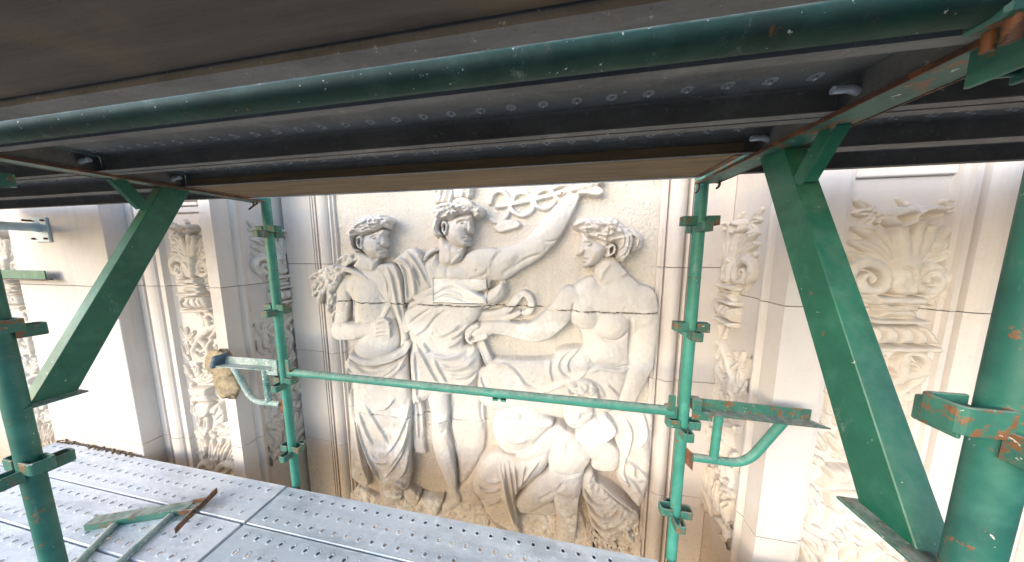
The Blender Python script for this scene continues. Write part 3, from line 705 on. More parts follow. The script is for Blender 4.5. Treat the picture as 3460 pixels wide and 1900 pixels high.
F_(d, 'G', [[(866,10),(810,190),(710,410),(600,560)],[(858,130),(800,390),(710,560),(610,700)],[(850,280),(770,520),(670,680),(600,775)],[(690,0),(600,90),(500,100)],[(390,50),(470,170),(560,320),(640,440)],[(330,120),(400,300),(480,460)],[(840,500),(800,700),(700,800)],[(450,540),(540,610),(640,600)]], 24, .026, .45)
F_(d, 'G', [[(300,190),(370,440),(460,640),(555,825)],[(560,830),(660,800),(760,830),(790,890)],[(570,900),(660,880),(750,900)],[(590,960),(680,940),(740,950)],[(280,60),(290,300),(330,560),(400,860)]], 17, .034, .3)
w = 'wheat_sheaf'
for l in ([(620,1035,34),(450,1025,50),(300,1070,46),(150,1135,22)], [(540,1060,46),(380,1085,54),(280,1150,44),(222,1230,40),(212,1340,26)], [(500,1080,46),(400,1150,54),(380,1240,48),(310,1300,48),(275,1420,34)], [(500,1120,40),(450,1210,52),(400,1290,50),(415,1400,44),(380,1500,30)], [(440,1050,40),(330,1120,44),(300,1230,44),(250,1300,36)]):
    RB.limb(w, 'A', l, .135, 1.2, .006)
RB.limb(w, 'D', [(60,20,50),(45,150,42),(60,300,22)], .115, .9, .006); RB.limb(w, 'D', [(100,60,40),(95,200,30),(70,380,16)], .115, .9, .006)
for l in ([(480,990,26),(560,890,36),(720,850,24)], [(520,1000,26),(600,900,36),(735,870,22)], [(560,1000,26),(640,930,34),(725,900,20)]): RB.limb(w, 'A', l, .11, .9, .004)

# ---------------------------------------------------------------- central man with raised arm
n = 'man'
RB.poly(n, 'B', [(80,960),(150,890),(290,820),(330,930),(440,975),(570,915),(620,850),(720,795),(860,770),(1000,785),(1060,900),(1010,1090),(920,1180),(880,1260),(600,1320),(220,1320),(150,1200),(90,1080)], .055, .10, .11)
RB.blob(n, 'B', (430,1080), 200, 150, .022); RB.blob(n, 'B', (800,1000), 190, 150, .026); RB.fold(n, 'B', [(385,970),(395,1060),(400,1150)], 28, -.012); RB.fold(n, 'B', [(640,1150),(740,1130),(850,1080),(900,1000)], 22, -.012)
RB.fold(n, 'B', [(300,960),(360,990),(400,985)], 14, .010); RB.fold(n, 'B', [(400,985),(520,960),(640,900)], 14, .010)
RB.poly(n, 'B', [(310,600),(420,700),(560,760),(605,770),(595,850),(570,920),(500,970),(400,985),(320,950),(295,860)], .065, .095, .06)
RB.fold(n, 'B', [(570,850),(500,910),(440,975)], 22, .016); RB.fold(n, 'B', [(400,740),(420,860),(410,970)], 24, .010)
RB.limb(n, 'B', [(850,960,165),(1010,975,195),(1200,895,162),(1400,790,150),(1560,640,150),(1645,520,150),('C',330,380,125),('C',430,235,100),('C',500,135,72),('C',545,70,66)], .05, .85, .03)
RB.fold(n, 'B', [(940,940),(990,860),(1060,800)], 26, -.016); RB.fold(n, 'B', [(1230,965),(1330,905),(1430,865),(1530,840)], 16, -.014); RB.fold(n, 'B', [(1040,1100),(1150,1010),(1260,960)], 30, -.012); RB.fold(n, 'B', [(1540,690),(1650,695),(1740,650)], 12, -.010); RB.blob(n, 'B', (1150,880), 130, 80, .02, 1.5, .5)
RB.blob(n, 'B', (750,1035), 16, 14, -.012, .8)
for l in ([(540,60,40),(640,40,42),(760,60,40),(820,95,34)], [(560,90,36),(650,90,40),(740,110,36),(790,120,28)]): RB.limb(n, 'C', l, .085, .9, .006)
face(n, 'B', [(460,430),(560,385),(680,375),(718,395),(712,450),(702,480),(706,540),(704,585),(690,608),(655,612),(664,640),(674,660),(662,680),(652,690),(668,712),(668,745),(640,757),(560,772),(480,752),(420,712),(375,640),(388,540),(400,460)],
     .055, .14, .08, [(510,470),(560,438),(630,432)], (568,478), [(668,460),(678,530),(676,575)], [(618,600),(650,612),(688,604)], [(585,652),(625,655),(668,660)], [(610,680),(655,682)], ((510,590),120), ((600,735),70), 1)
RB.limb(n, 'B', [(330,480,20),(350,462,20),(380,490,16),(372,560,16),(360,600,20)], .185, .9); RB.limb(n, 'B', [(322,500,17),(330,560,17),(355,600,17)], .18, .9); RB.blob(n, 'B', (350,530), 16, 45, -.02, .8)
h = 'man_hair'
RB.poly(h, 'B', [(215,540),(240,440),(235,340),(270,275),(360,235),(455,235),(490,230),(600,250),(700,260),(770,275),(825,310),(828,360),(790,410),(735,425),(700,385),(600,388),(520,405),(450,450),(395,455),(330,470),(310,560),(350,610),(330,650),(270,650),(225,600)], .09, .12, .07)
for i in range(60):
    x, y = rs.uniform(230,820), rs.uniform(255,430)
    if y > 400 and x > 430 and x < 720: continue
    RB.blob(h, 'B', (x, y), rs.uniform(22,34), rs.uniform(14,20), .022, .8, rs.uniform(-.6,.6))
F_(h, 'B', [[(250,330),(380,270),(500,290),(620,330)],[(250,400),(370,340),(480,360),(560,340)],[(300,430),(400,400),(500,390)],[(520,270),(600,340),(700,340)],[(720,290),(790,330),(810,380)],[(240,480),(260,560),(300,630)],[(270,480),(290,560),(330,620)]], 13, .018)
RB.poly('winged_cap', 'B', [(455,250),(470,200),(540,170),(620,175),(690,215),(720,270),(700,320),(620,340),(540,320),(480,290)], .17, .06, .06)
RB.poly('winged_cap', 'B', [(255,240),(230,160),(200,60),(240,-60),(400,-100),(470,0),(465,120),(450,235),(360,240)], .03, .05, .04)
RB.poly('winged_cap', 'B', [(480,180),(470,60),(520,-80),(650,-100),(700,20),(695,150),(660,190),(600,170)], .03, .045, .04)
F_('winged_cap', 'B', [[(260,220),(300,100),(330,-40)],[(320,230),(370,100),(400,-60)],[(400,230),(430,100),(440,-40)],[(540,160),(570,50),(590,-60)],[(620,170),(650,60),(660,-40)]], 16, .016)
c = 'caduceus'
for ring in ([(905,235),(935,135),(1000,90),(1075,108),(1122,190),(1142,285),(1108,375),(1050,440),(980,460),(915,430)], [(1165,225),(1205,140),(1275,108),(1352,130),(1395,205),(1422,285),(1370,352),(1285,382),(1200,350),(1150,290),(1130,180)], [(1440,200),(1470,120),(1560,75),(1650,100),(1692,180),(1645,262),(1560,300),(1470,272),(1430,210),(1400,150)], [(1680,150),(1745,200),(1830,215),(1905,190)], [(1650,60),(1720,30),(1800,10),(1880,30)]):
    RB.limb(c, 'B', [(x, y, 27) for x, y in ring], .022, 1.1, .004)
RB.limb(c, 'B', [(985,275,27),(1110,252,28),(1390,195,30),(1690,120,30),(1900,60,34)], .03, .8, 0); RB.limb(c, 'B', [(1900,60,38),(2060,20,40),(2240,-40,40)], .10, .8, 0)
RB.blob(c, 'B', (1772,95), 14, 14, -.03, .6)
RB.poly(c, 'B', [(955,545),(1005,475),(1100,440),(1200,438),(1272,480),(1250,530),(1150,562),(1030,592)], .022, .022, .02)
d = 'man_drapery'
RB.poly(d, 'A', [(1165,935),(1230,870),(1320,800),(1400,772),(1470,800),(1530,890),(1600,1050),(1660,1140),(1650,1260),(1500,1340),(1370,1430),('D',960,180),('D',945,60),('D',950,-120),('D',880,-300)], .06, .085, .05)
F_(d, 'A', [[(1200,895),(1310,930),(1420,1080),(1480,1220)],[(1310,805),(1400,890),(1500,1050),(1570,1190)],[(1185,940),(1275,1010),(1310,1150),(1330,1390)],[(1390,960),(1420,1140),(1430,1330)],[(1440,800),(1530,950),(1610,1120)]], 26, .036, .5)
RB.limb(d, 'A', [(1535,910,24),(1575,840,28),(1650,795,28),(1690,800,16)], .13, .9, 0)
RB.poly(d, 'D', [(895,290),(930,215),(990,185),(1120,95),(1280,-5),(1400,-75),(1520,-60),(1650,20),(1800,70),('E',480,60),('E',700,-100),('E',735,40),('E',650,140),('E',480,200),('E',420,330),('E',330,420),('E',250,520),('E',260,640),('E',400,660),('E',450,860),('E',425,980),('E',398,1080),('E',385,1170),('D',1650,1215),('D',1420,1240),('D',1220,1290),('D',1052,1330),('D',1034,1100),('D',1014,800),('D',1008,560),(960,480),(915,430)], .065, .105, .11)
for l in ([(900,290,36),(925,400,44),(965,475,36)], [(1070,110,30),(1270,15,40),(1400,-50,42),(1510,-68,40),(1620,-20,42),(1740,60,44),(1880,120,36)], [(1290,60,36),(1440,22,44),(1560,35,46),(1720,80,40),(1860,110,34)], [(1290,150,40),(1400,105,46),(1520,130,46),(1680,190,40)], [(965,480,40),(1100,370,46),(1240,260,46),(1380,225,34),(1520,215,28)], [(1070,595,38),(1180,600,46),(1300,480,42),(1420,340,36),(1530,235,28)], [(1000,200,30),(1140,130,34),(1280,90,34)]):
    RB.limb(d, 'D', l, .140, .85, .018)
F_(d, 'D', [[(1280,70),(1440,-8),(1560,10),(1690,95)],[(1285,125),(1440,62),(1570,85),(1720,150)],[(1295,200),(1420,165),(1540,190)]], 12, -.022, 0)
RB.fold(d, 'D', [(1000,400),(1130,300),(1270,215)], 16, -.018); RB.fold(d, 'D', [(1060,560),(1200,480),(1330,320),(1480,235)], 18, -.02)
F_(d, 'D', [[(1250,725),(1400,775),(1560,755),(1690,695)],[(1370,855),(1500,905),(1650,885),(1780,805)],[(1470,975),(1620,1000),(1790,960)],[(1620,1115),(1740,1070),(1830,980)],[(1330,525),(1450,485),(1600,405)],[(1440,645),(1560,605),(1690,520)],[(1080,620),(1180,790),(1270,960),(1370,1100)],[(1170,610),(1250,720)],[(1300,800),(1380,950),(1460,1080)],[(1060,700),(1080,1000),(1100,1300)],[(1480,560),(1600,500),(1720,400)]], 28, .030, .5)
for l in ([(420,300,52),(600,298,54),(740,250,54),(850,135,50),(930,52,44),(1005,75,44),(1045,160,44),(1025,250,46),(960,280,36)], [(420,345,36),(650,352,40),(800,325,40),(900,275,32)], [(480,100,46),(560,60,60),(660,10,60),(700,-80,50)], [(360,240,40),(480,190,44),(620,130,40),(700,60,36)]): RB.limb(d, 'E', l, .05, .8, .01)
RB.poly(d, 'G', [(872,-110),(960,-110),(980,60),(985,260),(1005,480),(1010,540),(930,548),(866,480)], .012, .055, .05)
F_(d, 'G', [[(930,-40),(950,150),(985,420)],[(890,0),(900,200),(915,470)]], 18, .022)
RB.poly(d, 'G', [(1230,-120),(1560,-120),(1590,200),(1600,420),(1545,640),(1440,820),(1330,840),(1310,600),(1235,400)], .006, .06, .10)
F_(d, 'G', [[(1560,-40),(1540,200),(1590,400)],[(1290,40),(1240,300),(1300,560)]], 14, -.012)
n = 'man'
RB.limb(n, 'G', [(1100,-90,130),(1130,60,112),(1145,220,96),(1140,330,92),(1165,480,108),(1195,620,98),(1235,780,72),(1262,900,50),(1275,970,52)], .075, .85, .03)
RB.blob(n, 'G', (1140,250), 80, 70, .016); RB.fold(n, 'G', [(1220,420),(1260,560),(1290,720)], 16, -.012); RB.fold(n, 'G', [(1085,330),(1140,360),(1200,330)], 18, -.010)
RB.limb(n, 'G', [(1275,960,52),(1300,1020,58),(1240,1070,56),(1195,1110,44)], .075, .9, .02)
for x in (1180,1200,1222,1246): RB.limb(n, 'G', [(x+20,1090,16),(x,1130,17),(x-6,1150,13)], .09, .9, .004)
n = 'woman'
RB.limb(n, 'G', [(790,930,60),(850,985,76),(880,1030,70)], .06, .8, .02)
for i in range(5): RB.limb(n, 'G', [(925-30*i,1000+14*i,20),(905-30*i,1045+14*i,20),(892-30*i,1065+14*i,14)], .085, .9, .003)

# ---------------------------------------------------------------- seated woman on the right
n = 'seated_woman'
RB.poly(n, 'F', [(390,60),(520,-80),(640,-154),(740,-168),(820,-120),(930,-270),(1060,-234),(1200,-144),(1360,0),(1440,120),(1470,250),(1420,420),(1200,520),(1168,760),(1160,900),(820,940),(620,860),(592,640),(560,480),(470,395),(420,310),(350,190)], .055, .11, .14)
RB.blob(n, 'F', (945,425), 185, 180, .056, 1.0); RB.blob(n, 'F', (610,330), 150, 165, .036, 1.1); RB.blob(n, 'F', (860,740), 230, 170, .022)
RB.fold(n, 'F', [(765,480),(850,565),(950,590),(1060,550),(1125,465)], 18, -.014, 0); RB.fold(n, 'F', [(500,420),(570,465),(660,460)], 16, -.014, 0); RB.fold(n, 'F', [(1160,330),(1168,600),(1165,850)], 18, -.04, 0)
RB.poly(n, 'C', [(735,985),(860,870),(985,880),(1060,990),(1130,1070),(1050,1200),(900,1260),(790,1230),(740,1120)], .07, .085, .07); RB.fold(n, 'C', [(930,930),(830,1060),(790,1180)], 28, .012)
RB.limb(n, 'F', [(1300,110,170),(1335,350,172),(1325,620,165),(1280,850,158),(1200,1060,140),(1120,1250,124),(1010,1440,104),(920,1570,82)], .065, .8, .03)
RB.limb(n, 'E', [(1500,90,140),(1390,270,150),(1240,425,150),(1080,500,126),(900,490,102),(720,462,86),(560,450,78)], .08, .9, .03)
RB.fold(n, 'E', [(1530,395),(1400,500),(1250,620)], 14, -.02); RB.fold(n, 'E', [(1560,130),(1530,260),(1520,380)], 16, -.016); RB.blob(n, 'E', (1000,470), 160, 70, .014)
RB.limb(n, 'E', [(560,455,80),(470,485,96),(390,525,90),(320,565,72)], .085, .85, .012)
for l in ([(400,440,34),(300,480,34),(262,540,28)], [(330,480,32),(270,550,32),(280,600,26)], [(300,560,30),(290,610,30),(330,640,22)]): RB.limb(n, 'E', l, .125, .9, .004)
RB.limb(n, 'E', [(500,560,34),(420,590,32),(345,612,26)], .13, .9, .004); RB.blob(n, 'E', (340,575), 45, 30, -.04, .8)
face(n, 'C', [(575,590),(572,680),(560,740),(532,835),(540,858),(588,864),(580,885),(602,905),(588,925),(602,945),(606,990),(640,1005),(720,978),(800,938),(858,862),(880,760),(800,690),(700,640),(620,600)],
     .06, .135, .085, [(600,690),(650,688),(700,730)], (668,730), [(590,720),(572,780),(560,830)], [(608,850),(580,862),(545,858)], [(660,908),(625,906),(592,908)], [(645,930),(605,932)], ((760,820),110), ((690,960),70), -1)
RB.limb(n, 'C', [(925,760,20),(960,738,20),(988,770,18),(975,830,17),(910,870,18)], .185, .9); RB.limb(n, 'C', [(915,770,16),(920,830,16),(890,870,16)], .18, .9); RB.blob(n, 'C', (940,795), 18, 40, -.02, .8)
h = 'seated_woman_hair'
RB.poly(h, 'C', [(490,500),(540,430),(640,408),(800,398),(950,408),(1050,470),(1115,540),(1180,600),(1180,700),(1150,830),(1085,940),(1030,935),(980,870),(1000,770),(960,725),(900,740),(860,770),(760,700),(640,640),(570,580),(520,540)], .085, .125, .09)
RB.poly(h, 'C', [(1110,530),(1220,555),(1300,640),(1280,780),(1150,825),(1160,680)], .055, .06, .05)
F_(h, 'C', [[(500,510),(600,470),(720,520),(790,570)],[(560,560),(680,540),(780,570)],[(640,430),(760,500),(820,510)],[(840,480),(930,540),(1040,600)],[(870,470),(980,520),(1060,600)],[(620,610),(740,640),(880,690)],[(750,600),(860,620),(960,590)],[(900,680),(1000,660),(1080,640)],[(760,680),(840,740),(880,760)],[(1160,580),(1170,700),(1120,850),(1040,900)],[(1120,620),(1110,740),(1060,840),(1000,880)],[(1060,640),(1060,740),(1010,800)],[(1180,600),(1260,660),(1230,780)]], 15, .024, .3)
RB.fold(h, 'C', [(840,500),(900,560),(880,640),(860,660)], 9, -.022, 0)
for i in range(18): RB.blob(h, 'C', (rs.uniform(560,1000), rs.uniform(450,640)), 38, 15, .016, .8, rs.uniform(-.7,.1))
d = 'seated_woman_drapery'
RB.poly(d, 'E', [(400,930),(520,885),(640,805),(900,810),(1280,800),(1330,720),(1450,670),(1660,655),('F',700,680),('F',830,765),('F',1000,840),('F',1165,870),('F',1150,1000),('F',1090,1200),('F',1000,1400),('F',700,1500),('F',300,1500),('F',0,1450),('E',900,1450),('E',600,1420),(420,1300),(390,1100)], .05, .10, .12)
F_(d, 'E', [[(1660,680),(1500,720),(1400,800),(1365,900),(1420,990),(1510,1050)],[(1620,700),(1510,790),(1470,880),(1500,970)],[(520,900),(700,880),(820,930),(900,1010),(980,1110),(1120,1180)],[(640,830),(900,840),(1250,820)],[(420,1000),(480,1150),(620,1250)],[(1280,830),(1260,950),(1300,1080)]], 24, .026, .4)
F_(d, 'F', [[(660,965),(780,912),(900,925),(1040,955),(1155,890)],[(560,1060),(700,1080),(800,1150),(850,1260)],[(640,960),(560,1030),(420,1080),(200,1180),(40,1210)],[(860,1100),(950,1180),(1020,1260)]], 24, .026, .4)
RB.blob(d, 'F', (610,860), 130, 110, .03)
RB.poly(d, 'H', [(180,150),(250,90),(380,50),(520,90),(620,160),(690,210),(610,310),(500,420),(400,465),(280,455),(205,380),(168,270)], .095, .08, .14)
F_(d, 'H', [[(270,315),(360,350),(470,335)],[(205,385),(300,445),(420,455),(560,385),(650,300)],[(240,160),(330,120),(430,150)]], 18, .020, .4)
RB.poly(d, 'H', [(0,680),(40,580),(90,500),(200,440),(400,475),(560,400),(670,420),(650,540),(520,690),(390,790),(372,890),(392,1000),(412,1170),(300,1125),(170,1045),(120,980),(60,850),(0,770)], .06, .10, .09)
F_(d, 'H', [[(225,540),(265,700),(310,900),(395,1140)],[(300,545),(330,720),(352,900),(388,1080)],[(350,560),(372,720),(370,850)],[(50,650),(150,690),(240,680)],[(80,880),(150,870),(240,830)],[(100,950),(140,1020),(290,1115)],[(262,555),(285,760),(340,980),(380,1100)],[(30,720),(110,770),(230,750)],[(440,560),(420,680),(390,760)],[(560,520),(470,640),(410,730)]], 15, .026, .45)
RB.poly(d, 'G', [(1310,900),(1400,830),(1480,720),(1550,640),(1560,760),(1520,880),(1560,1010),(1640,1130),(1700,1230),(1600,1180),(1500,1030),(1340,1035)], .03, .05, .05)
RB.poly(d, 'H', [(1150,160),(1300,90),(1420,90),(1530,140),(1528,320),(1505,380),(1508,540),(1492,740),(1440,850),(1390,895),(1300,800),(1210,650),(1225,450)], .055, .085, .07)
F_(d, 'H', [[(1280,160),(1340,300),(1300,480),(1220,600)],[(1440,130),(1470,300),(1420,420)],[(1230,500),(1340,560),(1440,640),(1490,720)],[(1240,640),(1340,700),(1420,820)],[(1350,560),(1370,660),(1440,700)],[(1280,540),(1270,640),(1330,760)]], 20, .028, .4)
RB.limb('staff', 'E', [(430,590,52),(480,720,54),(560,885,52)], .06, .8, 0); RB.limb('staff', 'E', [(405,640,22),(455,770,22),(512,895,22)], .075, .8, 0)
# ---------------------------------------------------------------- child, horn, flowers, ledge
n = 'child'
RB.poly(n, 'H', [(640,480),(690,330),(760,275),(850,290),(960,400),(1005,500),(950,600),(935,720),(905,820),(800,830),(690,790),(635,700),(640,590)], .10, .085, .10)
RB.blob(n, 'H', (800,520), 130, 120, .02); RB.fold(n, 'H', [(630,565),(700,615),(800,638),(920,620)], 12, -.014, 0); RB.fold(n, 'H', [(800,330),(800,420),(795,480)], 18, -.008, 0); RB.fold(n, 'H', [(690,780),(740,740),(760,700)], 14, -.02, 0)
RB.limb(n, 'H', [(730,310,70),(630,400,84),(530,480,80),(420,505,66)], .105, .7, .02); RB.limb(n, 'H', [(980,440,92),(1110,470,112),(1150,545,96),(1065,575,62)], .10, .7, .02)
RB.limb(n, 'H', [(800,770,118),(790,880,108),(800,1000,90),(800,1110,82),(790,1215,76)], .095, .65, .03); RB.limb(n, 'H', [(700,730,116),(570,820,112),(465,905,94),(430,930,76)], .09, .65, .03); RB.limb(n, 'H', [(460,945,62),(600,945,66),(710,960,60)], .06, .7, .01)
RB.fold(n, 'H', [(715,1000),(800,1030),(880,1000)], 14, -.010, 0); RB.fold(n, 'H', [(560,860),(640,820),(690,790)], 14, -.022, 0)
RB.poly(n, 'H', [(770,120),(790,20),(880,-20),(980,0),(1030,90),(1010,180),(930,250),(840,250),(780,200)], .13, .085, .08)
RB.fold(n, 'H', [(800,110),(840,100),(870,110)], 10, -.016, 0); RB.fold(n, 'H', [(930,100),(970,105),(1000,110)], 10, -.016, 0); RB.fold(n, 'H', [(890,80),(890,140)], 16, .016, 0); RB.fold(n, 'H', [(850,195),(890,200),(940,192)], 8, -.014, 0)
RB.poly('child_hair', 'F', [(370,1200),(400,1110),(500,1060),(640,1060),(740,1110),(790,1200),(780,1290),(680,1250),(560,1240),(440,1260),(390,1300)], .15, .085, .08)
for i in range(40): RB.blob('child_hair', 'F', (rs.uniform(390,780), rs.uniform(1080,1280)), 34, 24, .024, .8)
n = 'new_hand'
RB.poly(n, 'H', [(1130,165),(1220,290),(1130,385),(1050,420),(960,400),(910,370),(930,280),(1030,215)], .165, .035, .05)
for l in ([(1050,235,26),(950,300,25),(895,375,20)], [(1070,285,26),(985,340,25),(925,400,19)], [(1090,325,26),(1020,380,23),(968,425,18)], [(1110,355,26),(1060,405,22),(1015,435,16)]): RB.limb(n, 'H', l, .185, .9, .003)
F_(n, 'H', [[(1040,270),(960,330),(905,392)],[(1060,318),(990,372),(940,415)],[(1085,355),(1030,400),(990,432)]], 8, -.016, 0)
c = 'horn_of_plenty'
RB.poly(c, 'H', [(920,640),(1010,600),(1060,690),(1180,760),(1320,880),(1400,970),(1380,1060),(1290,1130),(1160,1215),(1060,1185),(1000,1080),(960,900),(915,780)], .065, .11, .12)
for l in ([(965,905),(1050,985),(1180,995),(1240,930)], [(990,1015),(1080,1095),(1200,1085),(1290,1020)], [(1005,1105),(1090,1185),(1180,1200)], [(945,790),(1020,880),(1130,900)]): RB.fold(c, 'H', l, 13, -.050, 0)
for i in range(26):
    t_ = i/25; RB.fold(c, 'H', [(1010+330*t_, 690+220*t_), (1060+300*t_, 740+240*t_)][:2], 9, .014, 0)
    RB.fold(c, 'H', [(1060+300*t_-50, 690+250*t_+10), (1060+300*t_+40, 690+250*t_+70)], 6, -.010, 0)
f = 'carved_flowers'
for i in range(20):
    x, y = rs.uniform(975,1330), rs.uniform(1165,1345); r0 = rs.uniform(26,42)
    for k in range(5):
        a_ = k*1.2566+i; RB.limb(f, 'H', [(x+math.cos(a_)*r0*.3, y+math.sin(a_)*r0*.3, r0*.32), (x+math.cos(a_)*r0, y+math.sin(a_)*r0, r0*.42)], .05+.05*rs.rand(), 1.0, .002)
for l in ([(1340,1075,26),(1390,1060,30),(1370,1130,22)], [(1160,1180,26),(1250,1170,30),(1330,1120,22)], [(1240,1200,24),(1320,1210,28),(1360,1260,18)]): RB.limb(f, 'H', l, .08, .9, .004)
g_ = 'rock_ledge'
RB.poly(g_, 'G', [(170,1010),(260,930),(340,880),(480,950),(620,1010),(800,1000),(960,960),(1080,985),(1200,980),(1330,1030),(1450,1010),(1560,1080),('H',330,1110),('H',400,1000),('H',560,975),('H',720,1000),('H',890,900),('H',960,1100),('H',1340,1160),('H',1400,1080),('H',1450,1250),('H',1480,1420),('H',1400,1700),('H',0,1500),('G',700,1500),('G',170,1400)], .025, .04, .05, smooth=False)
RB.poly(g_, 'G', [(1455,1075),(1560,1060),(1620,1150),(1640,1260),(1470,1240)], .09, .03, .02, smooth=False)
RB.poly(g_, 'G', [(880,1130),(960,990),(1180,1000),(1140,1140),(1090,1190)], .07, .05, .03, smooth=False)

# ---------------------------------------------------------------- finish: surfaces, joints, split into parts
shape = (len(RB.zs), len(RB.xs)); XX, ZZ = np.meshgrid(RB.xs, RB.zs)
for nm, s_, a_ in (('wheat_sheaf', 2.2, .007), ('rock_ledge', 3.0, .005), ('horn_of_plenty', 2.0, .003), ('carved_flowers', 2, .004), ('woman_hair', 1.6, .003), ('man_hair', 1.6, .003), ('seated_woman_hair', 1.6, .003), ('winged_cap', 1.6, .003)):
    RB.add(nm, (slice(None), slice(None)), a_*gnoise(shape, s_, len(nm)))
names = RB.order; ST = np.stack([RB.L[k] for k in names])
ST = np.where(ST > -.5, np.maximum(ST, .004), -1.0)
top = ST.argmax(0); Hh = ST.max(0); fig = Hh > 0
peck = np.clip(gnoise(shape, 1.0, 11), -2, 1.2)*.0014+gnoise(shape, 14, 12)*.003
field = np.where(fig, 0, peck)
Hm = np.where(fig, Hh, field)
Hm = np.where(fig, Hm+gnoise(shape, 9, 13)*.0018+gnoise(shape, 2.4, 17)*.0011-np.clip(gnoise(shape, 1.6, 19)-2.2, 0, 1)*.006, Hm)
Hs = gblur(Hm, .6); Hs = Hs+np.where(fig, np.clip(.55*(Hs-gblur(Hs, 3.5)), -.012, .012), 0)
lab = np.where(fig, top, -1)
Hs = Hs*np.where(fig, SHALLOW, 1.0)
# open joints between the stones of the panel
jw = .0050
jn = gblur(np.random.RandomState(5).randn(1, shape[1]), .1)[0]; jn = np.convolve(jn, np.ones(9)/9, 'same')*.004
joint = np.zeros(shape, bool)
for zj, x0_, x1_ in ((-.415, -1.872, 1), (-1.40, -1.872, -.55)):
    m_ = (np.abs(ZZ-zj-jn[None]) < jw) & (XX > x0_) & (XX < x1_); Hs = np.where(m_, Hs-.016, Hs); joint |= m_
# block let in at the waist
pb = RB.pts('B', [(225,1145),(862,1140),(868,1420),(228,1430)], .155)
bx0, bx1, bz0, bz1 = pb[:,0].min(), pb[:,0].max(), pb[:,1].min(), pb[:,1].max()
inb = (XX > bx0) & (XX < bx1) & (ZZ > bz0) & (ZZ < bz1)
inn = (XX > bx0+.006) & (XX < bx1-.006) & (ZZ > bz0+.006) & (ZZ < bz1-.006)
Hs = np.where(inb & ~inn, Hs-.014, np.where(inn, Hs+.003, Hs)); joint |= inb & ~inn
panel = empty('relief_panel', (-.6, YB, -1.62), 'large carved stone relief of figures with a raised arm and a snake staff', 'relief')
def grid_part(name, mask_v, mat, parent, label=None, R_=RB, H_=None, Ybase=YB, keep_low=True):
    """quads of the height field whose cell belongs to the mask"""
    H_ = Hs if H_ is None else H_
    q = mask_v
    idx = np.full(H_.shape, -1, np.int64); use = np.zeros(H_.shape, bool)
    use[:-1,:-1] |= q; use[1:,:-1] |= q; use[:-1,1:] |= q; use[1:,1:] |= q
    idx[use] = np.arange(use.sum()); jj, ii = np.nonzero(use)
    co = np.stack([R_.xs[ii], Ybase-H_[jj, ii], R_.zs[jj]], 1)
    if R_ is RB: co[:, 0] += lean(co[:, 0])*np.maximum(H_[jj, ii], 0)
    co = co.astype(np.float32)
    a_, b_ = np.nonzero(q); fc = np.stack([idx[a_, b_], idx[a_, b_+1], idx[a_+1, b_+1], idx[a_+1, b_]], 1).astype(np.int32)
    me = bpy.data.meshes.new(name); me.vertices.add(len(co)); me.vertices.foreach_set('co', co.ravel())
    nf_ = len(fc); me.loops.add(nf_*4); me.loops.foreach_set('vertex_index', fc.ravel()); me.polygons.add(nf_)
    me.polygons.foreach_set('loop_start', np.arange(0, nf_*4, 4, dtype=np.int32)); me.polygons.foreach_set('use_smooth', np.ones(nf_, bool))
    me.update(calc_edges=True); me.materials.append(mat)
    o = bpy.data.objects.new(name, me); COL.objects.link(o)
    if parent: put(o, parent)
    if label: o['label'] = label
    return o
lq = np.maximum(np.maximum(lab[:-1,:-1], lab[1:,:-1]), np.maximum(lab[:-1,1:], lab[1:,1:]))
ib = inn[:-1,:-1] & inn[1:,1:]; jq = joint[:-1,:-1] & joint[1:,1:] & (gnoise(shape, 6, 21)[:-1,:-1] > -.9)
lq = np.where(jq, -2, lq)
if fig.any(): pass
inside = XX[:-1,:-1] > -1.872
grid_part('background', (lq == -1) & inside, M['field'], panel)
parts = {}
def pieces(q, least=60):
    """connected pieces of a cell mask, largest first; crumbs join the largest"""
    w_ = q.shape[1]+2; p_ = np.zeros((q.shape[0]+2, w_), bool); p_[1:-1, 1:-1] = q; fl_ = p_.ravel().copy(); todo = np.flatnonzero(fl_); res = []
    live = bytearray(fl_.astype(np.uint8).tobytes()); nb = (1, -1, w_, -w_, w_+1, w_-1, -w_+1, -w_-1)
    for st in todo.tolist():
        if not live[st]: continue
        live[st] = 0; stack = [st]; got = [st]
        while stack:
            c_ = stack.pop()
            for d_ in nb:
                e_ = c_+d_
                if live[e_]: live[e_] = 0; stack.append(e_); got.append(e_)
        res.append(got)
    res.sort(key=len, reverse=True); keep = [g for g in res if len(g) >= least]; crumbs = [c_ for g in res if len(g) < least for c_ in g]
    out = []
    for i, g in enumerate(keep):
        a_ = np.zeros(fl_.shape, bool); a_[g] = True; out.append(a_.reshape(p_.shape)[1:-1, 1:-1])
    return out
def rp(nm, layer, parent, label=None, mat='carve', extra=None):
    q = (lq == names.index(layer)) & ~ib
    for i, m_ in enumerate(pieces(q)):
        if i == 0: parts[layer] = grid_part(nm, m_, M[mat], parent, label)
        else: grid_part(extra or nm, m_, M[mat], parts[layer] if extra else parent)
    return parts.get(layer)
wm = rp('carved_figure', 'woman', panel, 'standing woman with a wheat sheaf on her shoulder, looking right', 'carve', 'limb')
mn = rp('carved_figure', 'man', panel, 'central man raising a snake staff', 'carve', 'limb')
sw = rp('carved_figure', 'seated_woman', panel, 'seated woman in profile facing left', 'carve', 'limb')
ch = rp('carved_figure', 'child', panel, 'small child standing at the seated woman\'s knee', 'carve', 'limb')
rp('hair', 'woman_hair', wm); rp('drapery', 'woman_drapery', wm); rp('wheat_sheaf', 'wheat_sheaf', wm)
rp('hair', 'man_hair', mn); rp('drapery', 'man_drapery', mn); rp('winged_cap', 'winged_cap', mn); rp('snake_staff', 'caduceus', mn)
